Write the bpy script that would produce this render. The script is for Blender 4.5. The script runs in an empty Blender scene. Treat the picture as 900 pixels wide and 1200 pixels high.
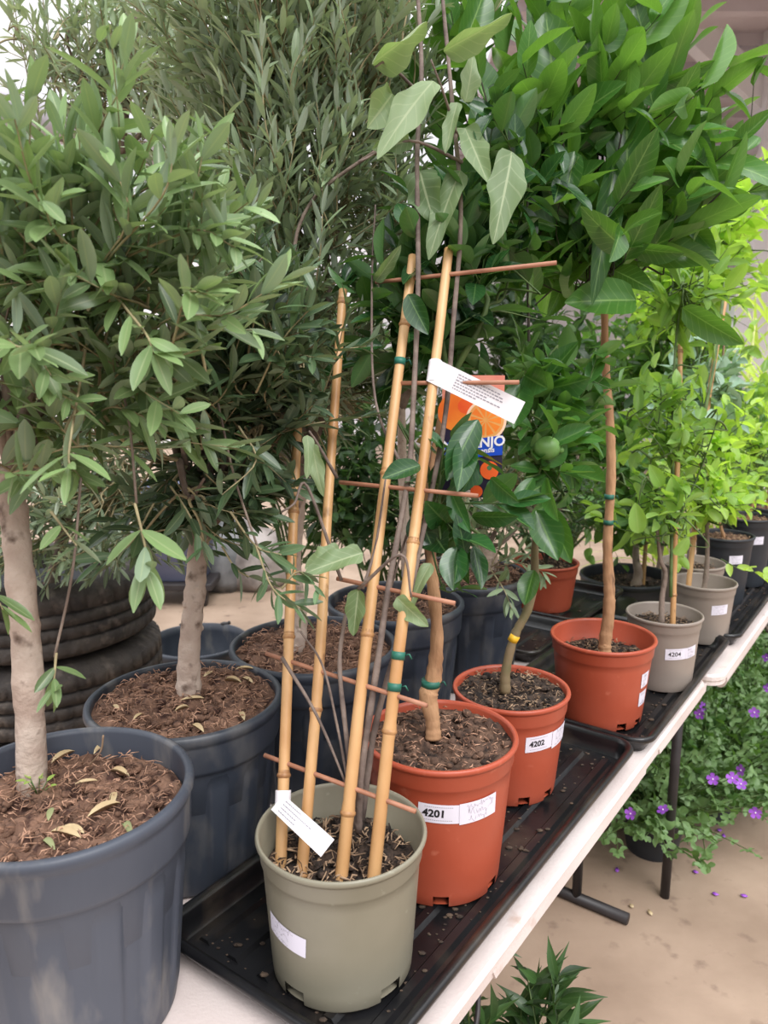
import bpy, math, random
import numpy as np
from mathutils import Vector, noise
PI = math.pi
rng = np.random.RandomState(7)
random.seed(7)
sc = bpy.context.scene
COL = sc.collection

# ------------------------------------------------------------------ camera
F = 900.0; PIT = math.radians(11); CH = 1.53
cP, sP = math.cos(PIT), math.sin(PIT)
def P(px, py, d):
    """world point seen at photo pixel (px,py) at depth d along the view axis"""
    u, v = (px-450)/F, (py-600)/F
    return np.array([u*d, d*(cP - v*sP), CH - d*(v*cP + sP)])
def T(al, pp, z=0.0):
    """point in bench coordinates: along the benches' front edge, pp<0 towards the back"""
    return np.array([.65 + al*.583 + pp*.812, 1.58 + al*.812 - pp*.583, z])
BENCH_ROT = math.atan2(.812, .583)
cam = bpy.data.cameras.new('camera')
cam.sensor_fit = 'VERTICAL'; cam.sensor_height = 36; cam.lens = 27
cam.clip_start = .02
cam.dof.use_dof = True; cam.dof.focus_distance = 1.15; cam.dof.aperture_fstop = 7.5
co = bpy.data.objects.new('camera', cam); COL.objects.link(co)
co.location = (0, 0, CH); co.rotation_euler = (PI/2 - PIT, 0, 0)
sc.camera = co

# ------------------------------------------------------------------ materials
def lin(c):
    return tuple(((x/255)/12.92 if x/255 <= .04045 else ((x/255+.055)/1.055)**2.4) for x in c) + (1,)
MATS = {}
def nt(name):
    m = bpy.data.materials.new(name); m.use_nodes = True
    return m, m.node_tree.nodes, m.node_tree.links, m.node_tree.nodes['Principled BSDF']
def mat(name, c1, c2=None, rough=.5, scale=8, bump=0, bscale=None, metal=0, spec=.5, detail=6, contrast=(.35,.65), c3=None, s3=60, t3=(.62,.7), stretch=None):
    if name in MATS: return MATS[name]
    m, N, L, b = nt(name)
    b.inputs['Roughness'].default_value = rough; b.inputs['Metallic'].default_value = metal
    b.inputs['Specular IOR Level'].default_value = spec
    tc = N.new('ShaderNodeTexCoord'); vec = tc.outputs['Object']
    if stretch:
        mp = N.new('ShaderNodeMapping'); mp.inputs['Scale'].default_value = stretch
        L.new(vec, mp.inputs['Vector']); vec = mp.outputs['Vector']
    if c2 is None:
        b.inputs['Base Color'].default_value = lin(c1)
        last = None
    else:
        n = N.new('ShaderNodeTexNoise'); n.inputs['Scale'].default_value = scale; n.inputs['Detail'].default_value = detail
        L.new(vec, n.inputs['Vector'])
        r = N.new('ShaderNodeValToRGB'); r.color_ramp.elements[0].position = contrast[0]; r.color_ramp.elements[1].position = contrast[1]
        r.color_ramp.elements[0].color = lin(c1); r.color_ramp.elements[1].color = lin(c2)
        L.new(n.outputs['Fac'], r.inputs['Fac']); last = r.outputs['Color']
        if c3:
            n3 = N.new('ShaderNodeTexNoise'); n3.inputs['Scale'].default_value = s3; n3.inputs['Detail'].default_value = 4
            L.new(vec, n3.inputs['Vector'])
            r3 = N.new('ShaderNodeValToRGB'); r3.color_ramp.elements[0].position = t3[0]; r3.color_ramp.elements[1].position = t3[1]
            L.new(n3.outputs['Fac'], r3.inputs['Fac'])
            mx = N.new('ShaderNodeMix'); mx.data_type = 'RGBA'; mx.inputs['B'].default_value = lin(c3)
            L.new(r3.outputs['Color'], mx.inputs['Factor']); L.new(last, mx.inputs['A']); last = mx.outputs['Result']
        L.new(last, b.inputs['Base Color'])
    if bump:
        n2 = N.new('ShaderNodeTexNoise'); n2.inputs['Scale'].default_value = bscale or scale*4; n2.inputs['Detail'].default_value = 5
        L.new(vec, n2.inputs['Vector'])
        bp = N.new('ShaderNodeBump'); bp.inputs['Strength'].default_value = bump; bp.inputs['Distance'].default_value = .01
        L.new(n2.outputs['Fac'], bp.inputs['Height']); L.new(bp.outputs['Normal'], b.inputs['Normal'])
    MATS[name] = m
    return m
def leafmat(name, dark, light, under, rough=.38, trans=.3, tcol=None, vein=(170,190,120), veinw=.035, veinmix=.45, sidevein=0):
    if name in MATS: return MATS[name]
    m, N, L, b = nt(name)
    b.inputs['Roughness'].default_value = rough
    at = N.new('ShaderNodeAttribute'); at.attribute_name = 'rnd'
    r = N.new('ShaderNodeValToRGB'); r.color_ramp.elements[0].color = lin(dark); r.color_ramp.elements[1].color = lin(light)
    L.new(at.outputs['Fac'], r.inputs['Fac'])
    uv = N.new('ShaderNodeUVMap'); sx = N.new('ShaderNodeSeparateXYZ'); L.new(uv.outputs['UV'], sx.inputs['Vector'])
    a = N.new('ShaderNodeMath'); a.operation = 'SUBTRACT'; a.inputs[1].default_value = .5; L.new(sx.outputs['X'], a.inputs[0])
    ab = N.new('ShaderNodeMath'); ab.operation = 'ABSOLUTE'; L.new(a.outputs[0], ab.inputs[0])
    lt = N.new('ShaderNodeMath'); lt.operation = 'LESS_THAN'; lt.inputs[1].default_value = veinw; L.new(ab.outputs[0], lt.inputs[0])
    fac = lt.outputs[0]
    if sidevein:
        # side veins slant from the midrib towards the margin
        ml = N.new('ShaderNodeMath'); ml.operation = 'MULTIPLY_ADD'; ml.inputs[1].default_value = -.45; L.new(ab.outputs[0], ml.inputs[0]); L.new(sx.outputs['Y'], ml.inputs[2])
        fr = N.new('ShaderNodeMath'); fr.operation = 'MULTIPLY'; fr.inputs[1].default_value = sidevein; L.new(ml.outputs[0], fr.inputs[0])
        f2 = N.new('ShaderNodeMath'); f2.operation = 'FRACT'; L.new(fr.outputs[0], f2.inputs[0])
        l2 = N.new('ShaderNodeMath'); l2.operation = 'LESS_THAN'; l2.inputs[1].default_value = .12; L.new(f2.outputs[0], l2.inputs[0])
        h2 = N.new('ShaderNodeMath'); h2.operation = 'MULTIPLY'; h2.inputs[1].default_value = .4; L.new(l2.outputs[0], h2.inputs[0])
        mxm = N.new('ShaderNodeMath'); mxm.operation = 'MAXIMUM'; L.new(lt.outputs[0], mxm.inputs[0]); L.new(h2.outputs[0], mxm.inputs[1]); fac = mxm.outputs[0]
    fm = N.new('ShaderNodeMath'); fm.operation = 'MULTIPLY'; fm.inputs[1].default_value = veinmix; L.new(fac, fm.inputs[0])
    mv = N.new('ShaderNodeMix'); mv.data_type = 'RGBA'; mv.inputs['B'].default_value = lin(vein)
    L.new(fm.outputs[0], mv.inputs['Factor'])
    g = N.new('ShaderNodeNewGeometry')
    mu = N.new('ShaderNodeMix'); mu.data_type = 'RGBA'; mu.inputs['B'].default_value = lin(under)
    L.new(g.outputs['Backfacing'], mu.inputs['Factor']); L.new(r.outputs['Color'], mu.inputs['A']); L.new(mu.outputs['Result'], mv.inputs['A'])
    L.new(mv.outputs['Result'], b.inputs['Base Color'])
    tr = N.new('ShaderNodeBsdfTranslucent'); tr.inputs['Color'].default_value = lin(tcol or light)
    ms = N.new('ShaderNodeMixShader'); ms.inputs['Fac'].default_value = trans
    L.new(b.outputs['BSDF'], ms.inputs[1]); L.new(tr.outputs['BSDF'], ms.inputs[2])
    L.new(ms.outputs['Shader'], N['Material Output'].inputs['Surface'])
    MATS[name] = m
    return m

M = dict(
 concrete = mat('concrete', (140,119,101), (166,144,125), .75, 3, .15, 40, c3=(120,100,86), s3=14, t3=(.6,.75)),
 white_plastic = mat('white_plastic', (208,193,188), (222,211,207), .42, 6, .12, 220, c3=(186,160,146), s3=16, t3=(.66,.8)),
 black_metal = mat('black_metal', (36,32,33), (46,42,43), .5, 20),
 tray = mat('tray_plastic', (17,17,19), (27,27,29), .3, 9, .06, 60, c3=(66,58,50), s3=12, t3=(.52,.85)),
 crumbs = mat('soil_crumbs', (48,38,32), (92,76,62), .95, 60),
 black_pot = mat('black_pot', (39,44,53), (57,63,74), .46, 7, .05, 40, c3=(108,106,104), s3=16, t3=(.54,.84), stretch=(1,1,.45)),
 black_pot_in = mat('small_black_pot', (34,37,43), (48,52,58), .5, 9),
 terra = mat('terracotta_plastic', (166,74,50), (178,84,60), .4, 7, .03, 60, c3=(192,108,84), s3=40, t3=(.66,.8)),
 taupe = mat('taupe_plastic', (140,128,119), (152,140,130), .42, 6, .02, 40),
 olive_grey = mat('olive_grey_plastic', (126,121,104), (140,134,117), .38, 5, .02, 60, c3=(158,154,136), s3=60, t3=(.68,.8)),
 soil_red = mat('bark_compost', (86,62,50), (142,108,88), .95, 30, .5, 120, contrast=(.3,.7), c3=(62,38,30), s3=45, t3=(.5,.64)),
 soil_fibre = mat('bark_fibre', (108,76,58), (196,154,128), .95, 40),
 soil_peat = mat('peat', (70,50,40), (112,86,70), .95, 40, .5, 150, c3=(44,32,26), s3=50, t3=(.5,.64)),
 soil_dark = mat('dark_compost', (46,36,30), (80,64,54), .95, 50, .5, 150, c3=(28,22,19), s3=60, t3=(.5,.6)),
 chip = mat('wood_chip', (100,76,58), (190,160,130), .9, 25),
 bark_olive = mat('olive_bark', (168,146,132), (198,180,166), .85, 20, .4, 90, c3=(92,72,60), s3=30, t3=(.58,.72)),
 bark_grey = mat('grey_bark', (104,88,78), (138,122,110), .85, 25, .35, 110),
 bark_brown = mat('brown_bark', (146,106,74), (190,148,110), .8, 22, .4, 90, c3=(92,66,48), s3=30, t3=(.58,.72), stretch=(1,1,.35)),
 bark_green = mat('young_bark', (96,92,58), (126,104,78), .7, 18),
 twig = mat('olive_twig', (134,120,90), (176,164,126), .8, 40),
 twig_green = mat('green_twig', (62,86,42), (92,112,58), .6, 40),
 twig_dark = mat('dark_twig', (52,50,40), (76,70,56), .7, 40),
 vine = mat('vine_stem', (92,78,72), (132,116,106), .8, 30, .3, 100),
 bamboo = mat('bamboo', (176,128,80), (212,170,120), .42, 9, .05, 60, c3=(120,80,50), s3=34, t3=(.66,.76), stretch=(1,1,.5)),
 bamboo_node = mat('bamboo_node', (140,96,60), (186,140,92), .5, 60),
 stalk = mat('grass_stalk', (176,186,110), (206,206,140), .5, 20),
 bar = mat('bar_wood', (148,98,74), (176,124,98), .6, 30),
 paper = mat('paper', (232,226,230), (240,236,240), .6, 10),
 sticker = mat('sticker', (226,222,236), (232,228,240), .5, 10),
 ink = mat('ink', (24,22,26), rough=.6),
 ink_pale = mat('pale_ink', (150,146,156), rough=.6),
 tie = mat('tie_tape', (30,92,76), (40,110,92), .5, 20),
 rubber = mat('tyre_rubber', (44,39,37), (70,63,58), .8, 14, .35, 90, c3=(104,94,86), s3=30, t3=(.56,.8)),
 wall = mat('white_sheet', (222,220,224), (232,230,232), .6, 2),
 steel = mat('steel', (176,172,178), (190,186,190), .5, 3),
 duct = mat('duct', (168,166,176), (196,194,202), .35, 5),
 deck = mat('roof_deck', (196,186,192), (206,198,204), .7, 2),
 bin = mat('bin_plastic', (86,92,116), (96,102,126), .5, 6),
 petal = mat('geranium_petal', (132,66,176), (164,92,206), .55, 30),
 petal_pink = mat('pink_petal', (196,96,120), (226,140,156), .5, 30),
 deadleaf = mat('dry_leaf', (166,142,104), (204,186,150), .7, 12),
 deadgreen = mat('fallen_green_leaf', (128,134,92), (156,158,116), .6, 12),
 card_dark = mat('card_navy', (34,30,58), (50,40,60), .3, 6),
 card_blue = mat('card_blue', (28,74,190), rough=.3),
 card_pink = mat('card_pink', (214,126,110), (226,150,128), .3, 20),
 card_green = mat('card_green', (60,110,70), (90,130,90), .3, 30),
 orange = mat('card_orange', (232,110,40), (246,140,52), .3, 20),
 orange_flesh = mat('card_flesh', (226,150,80), (236,176,104), .3, 30),
 orange_rim = mat('card_rim', (250,212,182), rough=.3),
 orange_red = mat('card_red', (232,84,42), (240,110,50), .3, 20),
 sign = mat('sign_card', (190,190,200), (204,204,212), .5, 6),
 sack = mat('grey_sack', (84,86,88), (116,116,118), .5, 9, .3, 30),
 sack2 = mat('pale_sack', (120,112,108), (156,148,144), .5, 9, .3, 30),
 scuffed = mat('scuffed_lit_black_pot', (52,56,66), (70,75,86), .5, 6, .06, 60, c3=(124,120,116), s3=22, t3=(.55,.8), stretch=(1,1,.3)),  # dust and scuffs, plus a lighter base with stronger front light painted in
 wood = mat('crate_wood', (120,98,78), (146,122,98), .8, 12),
 lime = mat('lime_fruit', (96,140,70), (128,168,96), .35, 12),
)
LM = dict(
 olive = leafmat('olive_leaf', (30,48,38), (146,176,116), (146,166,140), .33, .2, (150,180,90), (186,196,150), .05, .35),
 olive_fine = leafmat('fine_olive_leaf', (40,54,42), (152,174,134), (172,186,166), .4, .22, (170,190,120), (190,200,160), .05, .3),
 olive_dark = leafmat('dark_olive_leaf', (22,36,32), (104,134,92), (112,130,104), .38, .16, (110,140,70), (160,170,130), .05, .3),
 citrus = leafmat('citrus_leaf', (24,58,26), (76,126,62), (112,150,92), .28, .25, (120,180,50), (130,170,90), .028, .5, 7),
 citrus_dark = leafmat('dark_citrus_leaf', (16,40,24), (50,98,50), (88,126,76), .26, .18, (90,140,40), (120,156,90), .028, .45, 7),
 broad = leafmat('broad_leaf', (26,62,28), (78,128,54), (104,146,76), .28, .28, (130,185,60), (160,196,110), .022, .5, 8),
 lime = leafmat('lime_green_leaf', (54,100,42), (150,188,100), (146,180,108), .4, .38, (180,225,70), (190,215,130), .03, .3),
 blue = leafmat('blue_green_leaf', (92,126,104), (160,188,164), (160,184,160), .45, .25, (140,180,110), (190,205,180), .03, .3),
 bright = leafmat('bright_leaf', (94,148,50), (186,216,116), (184,216,100), .45, .5, (200,240,80), (205,230,130), .03, .25),
 mid = leafmat('mid_green_leaf', (34,68,32), (98,142,70), (120,156,92), .42, .32, (130,185,60), (150,180,110), .03, .3),
 deep = leafmat('deep_green_leaf', (20,38,24), (66,98,52), (92,118,76), .45, .25, (90,140,50), (120,150,90), .03, .3),
 climber = leafmat('felted_leaf', (88,112,72), (146,166,124), (158,172,136), .55, .3, (160,190,100), (196,204,164), .03, .5, 6),
 geranium = leafmat('geranium_leaf', (26,52,30), (82,120,66), (110,140,90), .5, .28, (120,170,60), (140,170,100), .03, .2),
 blade = leafmat('grass_blade', (128,172,60), (206,226,120), (196,220,110), .45, .45, (210,240,90), (220,235,150), .05, .2),
 red = leafmat('red_leaf', (92,40,44), (150,74,74), (130,70,70), .45, .2, (170,60,50), (160,100,90), .03, .3),
)

# ------------------------------------------------------------------ mesh tools
ORG = {}
def vec(a): return np.array(a, float)
def nrm(a):
    a = np.asarray(a, float); return a/(np.linalg.norm(a)+1e-12)
class MB:
    def __init__(s): s.v = []; s.f = []; s.m = []; s.sm = []
    def add(s, vs, fs, mi=0, smooth=True):
        o = len(s.v); s.v.extend([tuple(map(float, p)) for p in vs])
        for f in fs: s.f.append(tuple(i+o for i in f)); s.m.append(mi); s.sm.append(smooth)
    def tube(s, pts, rad, n=8, mi=0, cap=True):
        pts = [vec(p) for p in pts]; k = len(pts)
        if np.isscalar(rad): rad = [rad]*k
        t0 = nrm(pts[1]-pts[0]); a = np.array([0,0,1.]) if abs(t0[2]) < .9 else np.array([1.,0,0])
        u = nrm(np.cross(t0, a)); vs = []
        for i in range(k):
            t = nrm(pts[min(i+1,k-1)]-pts[max(i-1,0)])
            u = nrm(u - t*np.dot(u,t)); w = np.cross(t,u)
            for j in range(n):
                an = 2*PI*j/n; vs.append(pts[i] + rad[i]*(u*math.cos(an)+w*math.sin(an)))
        fs = [(i*n+j, i*n+(j+1)%n, (i+1)*n+(j+1)%n, (i+1)*n+j) for i in range(k-1) for j in range(n)]
        if cap: fs += [tuple(range(n-1,-1,-1)), tuple((k-1)*n+j for j in range(n))]
        s.add(vs, fs, mi)
    def lathe(s, prof, c, n=64, mi=0, mod=None, skip=None, close=False):
        vs = []; k = len(prof)
        for i,(r,z) in enumerate(prof):
            for j in range(n):
                a = 2*PI*j/n; rr = r*(mod(i,a) if mod else 1)
                vs.append((c[0]+rr*math.cos(a), c[1]+rr*math.sin(a), c[2]+z))
        fs = []
        for i in range(k-1 + (1 if close else 0)):
            for j in range(n):
                if skip and skip(i, 2*PI*(j+.5)/n): continue
                i2 = (i+1)%k
                fs.append((i*n+j, i*n+(j+1)%n, i2*n+(j+1)%n, i2*n+j))
        s.add(vs, fs, mi)
    def box(s, lo, hi, mi=0, fn=None):
        x0,y0,z0 = lo; x1,y1,z1 = hi
        vs = [(x0,y0,z0),(x1,y0,z0),(x1,y1,z0),(x0,y1,z0),(x0,y0,z1),(x1,y0,z1),(x1,y1,z1),(x0,y1,z1)]
        if fn: vs = [fn(p) for p in vs]
        s.add(vs, [(0,3,2,1),(4,5,6,7),(0,1,5,4),(1,2,6,5),(2,3,7,6),(3,0,4,7)], mi, False)
    def sphere(s, c, r, mi=0, n=14, k=9, sq=(1,1,1)):
        prof = [(max(1e-4, r*math.sin(PI*i/k)), -r*math.cos(PI*i/k)) for i in range(k+1)]
        vs = []
        for (rr,z) in prof:
            for j in range(n):
                a = 2*PI*j/n; vs.append((c[0]+sq[0]*rr*math.cos(a), c[1]+sq[1]*rr*math.sin(a), c[2]+sq[2]*z))
        s.add(vs, [(i*n+j, i*n+(j+1)%n, (i+1)*n+(j+1)%n, (i+1)*n+j) for i in range(k) for j in range(n)], mi)
    def build(s, name, mats, parent=None, label=None, kind=None, bevel=0):
        if not isinstance(mats, (list,tuple)): mats = [mats]
        s.m = [min(i, len(mats)-1) for i in s.m]
        me = bpy.data.meshes.new(name)
        o0 = ORG[parent.name] if parent else np.zeros(3)
        me.from_pydata([tuple(np.array(p)-o0) for p in s.v], [], s.f)
        for m in mats: me.materials.append(m)
        me.polygons.foreach_set('material_index', s.m); me.polygons.foreach_set('use_smooth', s.sm)
        me.update()
        return link(name, me, parent, label, kind, bevel)
def link(name, me, parent=None, label=None, kind=None, bevel=0):
    o = bpy.data.objects.new(name, me); COL.objects.link(o)
    if parent: o.parent = parent; ORG[o.name] = ORG[parent.name]
    else: ORG[o.name] = np.zeros(3)
    if label: o['label'] = label
    if kind: o['kind'] = kind
    if bevel:
        b = o.modifiers.new('bevel','BEVEL'); b.width = bevel; b.segments = 2; b.limit_method = 'ANGLE'; b.angle_limit = .6
    return o
def thing(name, loc, label, cat, group=None):
    o = bpy.data.objects.new(name, None); COL.objects.link(o); o.location = tuple(map(float, loc))
    o.empty_display_size = .05
    ORG[o.name] = vec(loc); tag(o, label, cat, group); return o
def tag(o, label, cat, group=None):
    o['label'] = label; o['category'] = cat
    if group: o['group'] = group
    return o
def recentre(o):
    """put a single-mesh thing's origin at its base"""
    me = o.data; n = len(me.vertices); a = np.empty(n*3); me.vertices.foreach_get('co', a); a = a.reshape(-1,3)
    c = np.array([(a[:,0].min()+a[:,0].max())/2, (a[:,1].min()+a[:,1].max())/2, a[:,2].min()])
    me.vertices.foreach_set('co', (a-c).ravel()); me.update(); o.location = c; return o
def smoothpath(pts, n=6):
    """Catmull-Rom through points"""
    pts = [vec(p) for p in pts]
    if len(pts) < 3: 
        return [pts[0] + (pts[-1]-pts[0])*i/n for i in range(n+1)]
    q = [2*pts[0]-pts[1]] + pts + [2*pts[-1]-pts[-2]]; out = []
    for i in range(1, len(q)-2):
        p0,p1,p2,p3 = q[i-1],q[i],q[i+1],q[i+2]
        for k in range(n):
            t = k/n
            out.append(.5*((2*p1)+(p2-p0)*t+(2*p0-5*p1+4*p2-p3)*t*t+(3*p1-p0-3*p2+p3)*t**3))
    out.append(pts[-1]); return out
def lerp(a,b,n): return [a+(b-a)*i/(n-1) for i in range(n)]

# ------------------------------------------------------------------ leaves
def template(wf, rows, cols, fold=.15, droop=.12, wave=0, tip=True, seed=0):
    r = np.random.RandomState(seed); vs=[]; uv=[]
    for i in range(rows):
        t = i/(rows-1); w = wf(t)
        for j in range(cols):
            x = -1+2*j/(cols-1)
            z = fold*1.6*abs(x)**1.4*w + (wave*2*math.sin(8*t+2.0*x+seed*2)*abs(x)*w if wave else 0)
            vs.append((x*w*.5, t, z, -droop*t*t)); uv.append((.5+x*.5, t))
    fs = [(i*cols+j, i*cols+j+1, (i+1)*cols+j+1, (i+1)*cols+j) for i in range(rows-1) for j in range(cols-1)]
    return np.array(vs), np.array(fs), np.array(uv)
w_olive = lambda t: max(.05, math.sin(PI*min(1,(t*.985+.01))**1.08)**.62) if 0<t<1 else .1
w_citrus = lambda t: max(.02, (math.sin(PI*t**.92)**.66)*(1-.2*t**6)) if .04<t<1 else .05
w_ovate = lambda t: max(.02, math.sin(PI*t**.8)**.62*(1-.2*t**10)) if .03<t<1 else .05
w_lance = lambda t: max(.02, math.sin(PI*t**.7)**1.2)
w_blade = lambda t: max(.03, (1-t)**.6*min(1, .5+t*3))
def w_lobed(t): return max(.04, math.sin(PI*t**.66)**.65*(1+.10*math.sin(t*15+.6)))
def lobed_fan(seed):
    r = np.random.RandomState(seed); n = 25; vs=[(0,0,0,0)]; uv=[(.5,.2)]
    for i in range(n):
        a = -2.5+5.0*i/(n-1); lob = .72+.28*math.cos(a*5*PI/ (2.5*1.0)/2*1.0)
        R = .62*lob*(1-.1*abs(a)/2.5); x=R*math.sin(a); y=R*math.cos(a)+.0
        vs.append((x*1.2, y+.32, .3*R*math.cos(a*5)-.1*R, 0)); uv.append((.5+x*.5+.04, .5+y*.5))
    vs[0]=(0,.3,.04,0)
    fs = [(0,i+2,i+1,i+1) for i in range(n-1)]
    return np.array(vs), np.array([(f[0],f[2],f[1],f[1]) for f in fs]), np.array(uv)
def fam(wf, rows, cols, folds, droops, wave=0):
    return [template(wf, rows, cols, f, d, wave, seed=i) for i,(f,d) in enumerate(zip(folds,droops))]
TPL = dict(
 olive = fam(w_olive,7,3,(.25,.15,.35,.2),(.05,.18,-.08,.1)),
 citrus = fam(w_citrus,11,5,(.3,.12,.45,.2),(.08,.22,-.03,.15),.05),
 ovate = fam(w_ovate,11,5,(.3,.15,.45,.2),(.1,.25,.0,.17),.06),
 lance = fam(w_lance,8,3,(.3,.2,.3,.25),(.2,.4,.1,.3),.1),
 blade = fam(w_blade,9,3,(.3,.2,.3,.2),(.35,.6,.2,.8)),
 small = fam(w_ovate,5,3,(.2,.1,.3,.15),(.1,.25,.05,.18)),
 felt = fam(w_lobed,20,9,(.25,.1,.4,.15),(.1,.25,.0,.18),.16),
 geran = [lobed_fan(i) for i in range(3)],
)
class Leaves:
    def __init__(s, kind): s.kind = kind; s.rows = []
    def add(s, p, d, n, L, W, rnd=None, var=None):
        s.rows.append((p, d, n, L, W, rng.rand() if rnd is None else rnd, rng.randint(len(TPL[s.kind])) if var is None else var))
    def mesh(s, name, m, org):
        p = np.array([r[0] for r in s.rows])-org; d = np.array([r[1] for r in s.rows]); n = np.array([r[2] for r in s.rows])
        L = np.array([r[3] for r in s.rows]); W = np.array([r[4] for r in s.rows]); R = np.array([r[5] for r in s.rows]); V = np.array([r[6] for r in s.rows])
        d /= np.linalg.norm(d,axis=1,keepdims=True)+1e-9
        x = np.cross(d,n); xl = np.linalg.norm(x,axis=1,keepdims=True); bad = xl[:,0]<1e-3
        x[bad] = np.cross(d[bad], np.array([.3,.7,.2])); x /= np.linalg.norm(x,axis=1,keepdims=True); z = np.cross(x,d)
        co=[]; fa=[]; uvs=[]; rn=[]; off=0
        for k,(tv,tf,tu) in enumerate(TPL[s.kind]):
            i = np.where(V==k)[0]
            if not len(i): continue
            c = p[i][:,None,:] + L[i][:,None,None]*(tv[None,:,0:1]*W[i][:,None,None]*x[i][:,None,:] + tv[None,:,1:2]*d[i][:,None,:] + (tv[None,:,2:3]*(.5*W[i])[:,None,None]+tv[None,:,3:4])*z[i][:,None,:])
            nv = len(tv); co.append(c.reshape(-1,3))
            f = tf[None]+ (off+np.arange(len(i))*nv)[:,None,None]; fa.append(f.reshape(-1,4)); off += len(i)*nv
            uvs.append(np.tile(tu[tf.ravel()], (len(i),1))); rn.append(np.repeat(R[i], len(tf)))
        co=np.concatenate(co); fa=np.concatenate(fa); uvs=np.concatenate(uvs); rn=np.concatenate(rn)
        me = bpy.data.meshes.new(name)
        if s.kind == 'geran':   # triangles
            fa = fa[:,:3]; uvs = uvs.reshape(-1,4,2)[:,:3].reshape(-1,2); q = 3
        else: q = 4
        nf = len(fa)
        me.vertices.add(len(co)); me.vertices.foreach_set('co', co.ravel())
        me.loops.add(nf*q); me.loops.foreach_set('vertex_index', fa.ravel().astype(np.int32))
        me.polygons.add(nf); me.polygons.foreach_set('loop_start', np.arange(0,nf*q,q,dtype=np.int32))
        me.polygons.foreach_set('loop_total', np.full(nf,q,dtype=np.int32))
        ul = me.uv_layers.new(name='UVMap'); ul.data.foreach_set('uv', uvs.ravel())
        at = me.attributes.new('rnd','FLOAT','FACE'); at.data.foreach_set('value', rn.astype(np.float32))
        me.polygons.foreach_set('use_smooth', np.ones(nf,dtype=bool))
        me.materials.append(m); me.update(calc_edges=True); me.validate()
        return me
    def build(s, name, m, parent, label=None):
        return link(name, s.mesh(name, m, ORG[parent.name]), parent, label)
UP = np.array([0,0,1.])
def rv(s=1.0): return rng.normal(0, s, 3)
def shoot(lv, wood, pts, r0, L, W, pairs, start=.1, ang=.9, bright=(0,1), opp=True, n=5, mi=1, facing=.8, lj=.25):
    """a twig with leaves in pairs along it"""
    path = smoothpath(pts, 5); k = len(path)
    if wood is not None: wood.tube(path, [r0*(1-.6*i/(k-1)) for i in range(k)], n, mi, False)
    a0 = rng.rand()*6.28
    for i in range(pairs):
        t = start+(1-start)*(i+.5)/pairs; q = t*(k-1); j = min(int(q),k-2); p = path[j]+(path[j+1]-path[j])*(q-j)
        tg = nrm(path[j+1]-path[j]); a = np.cross(tg, UP if abs(tg[2])<.95 else np.array([1.,0,0])); a = nrm(a); b = np.cross(tg,a)
        an = a0 + (i%2)*PI/2 + rng.normal(0,.25) if opp else a0 + i*2.4
        for sgn in ((0,PI) if opp else (0,)):
            s = a*math.cos(an+sgn)+b*math.sin(an+sgn)
            el = ang*(1-.55*t)+rng.normal(0,.15)
            d = nrm(tg*math.cos(el)+s*math.sin(el) + rv(.1))
            nn = nrm(UP*facing + s*-.3 + tg*.4*(1-facing) + rv(.35))
            ll = L*(1+rng.normal(0,lj*.6))*(1 if t<.85 else .8)
            lv.add(p, d, nn, max(ll,L*.4), W*(1+rng.normal(0,.12)), bright[0]+(bright[1]-bright[0])*np.clip(rng.rand()*.75+.25*t,0,1))
    # end leaf
    lv.add(path[-1], nrm(path[-1]-path[-2]+rv(.1)), nrm(UP+rv(.4)), L*.8, W, bright[0]+(bright[1]-bright[0])*rng.rand())
def inside(pt, keep):
    return keep is None or keep(pt)
def proj(p):
    y, z = p[1], p[2]-CH; d = y*cP - z*sP; return 450+F*p[0]/d, 600-F*(y*sP+z*cP)/d, d
def canopy(lv, wood, skel, ells, ntw, tl, L, W, pairs, up=.35, bright=(0,1), shell=.5, mi=1, opp=True, conn=True, ang=.9, r0=.0016, facing=.8, droop=0):
    skel = [vec(p) for p in skel]; S = np.array(skel)
    vol = np.array([e[1][0]*e[1][1]*e[1][2] for e in ells]); vol = vol/vol.sum()
    for _ in range(ntw):
        e = ells[rng.choice(len(ells), p=vol)]; c = vec(e[0]); R = vec(e[1])
        d = nrm(rv()); r = rng.rand()**shell; p = c + d*R*r
        out = nrm((p-c)/R)
        aw = p - S[np.argmin(((S-p)**2).sum(1))]
        dr = nrm(out*.45 + nrm(aw)*.65 + UP*(up-droop*rng.rand()) + rv(.3)); ln = tl*(.6+.8*rng.rand())
        b = p - dr*ln*.6; t = p + dr*ln*.4; mid = (b+t)/2 + rv(.08*ln)
        if conn:
            i = np.argmin(((S-b)**2).sum(1)); q = S[i]
            if np.linalg.norm(b-q) > .02:
                cs = float(np.dot(dr, nrm(b-q))); pre = b - dr*min(ln*.4, np.linalg.norm(b-q)*.45)*max(0, cs)
                if cs < .15: pre = q + (b-q)*.66 + UP*.01
                wood.tube(smoothpath([q, (q+pre)/2 + UP*.008 + rv(.006), pre, b], 4), [r0*(1.7-.055*k) for k in range(13)], 5, mi, False)
        shoot(lv, wood, [b, mid, t], r0, L, W, pairs, .08, ang, bright, opp, 4, mi, facing)
def limbs(wood, base, targets, r0, mi=0, n=6, wob=.03):
    """main limbs; returns skeleton points"""
    out = []
    for t in targets:
        a = vec(base); t = vec(t); m1 = a+(t-a)*.35+UP*.04+rv(wob); m2 = a+(t-a)*.7+rv(wob)
        path = smoothpath([a,m1,m2,t], 5); k = len(path)
        wood.tube(path, [r0*(1-.8*i/(k-1)) for i in range(k)], n, mi, False); out += path[3:]
    return out

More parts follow.
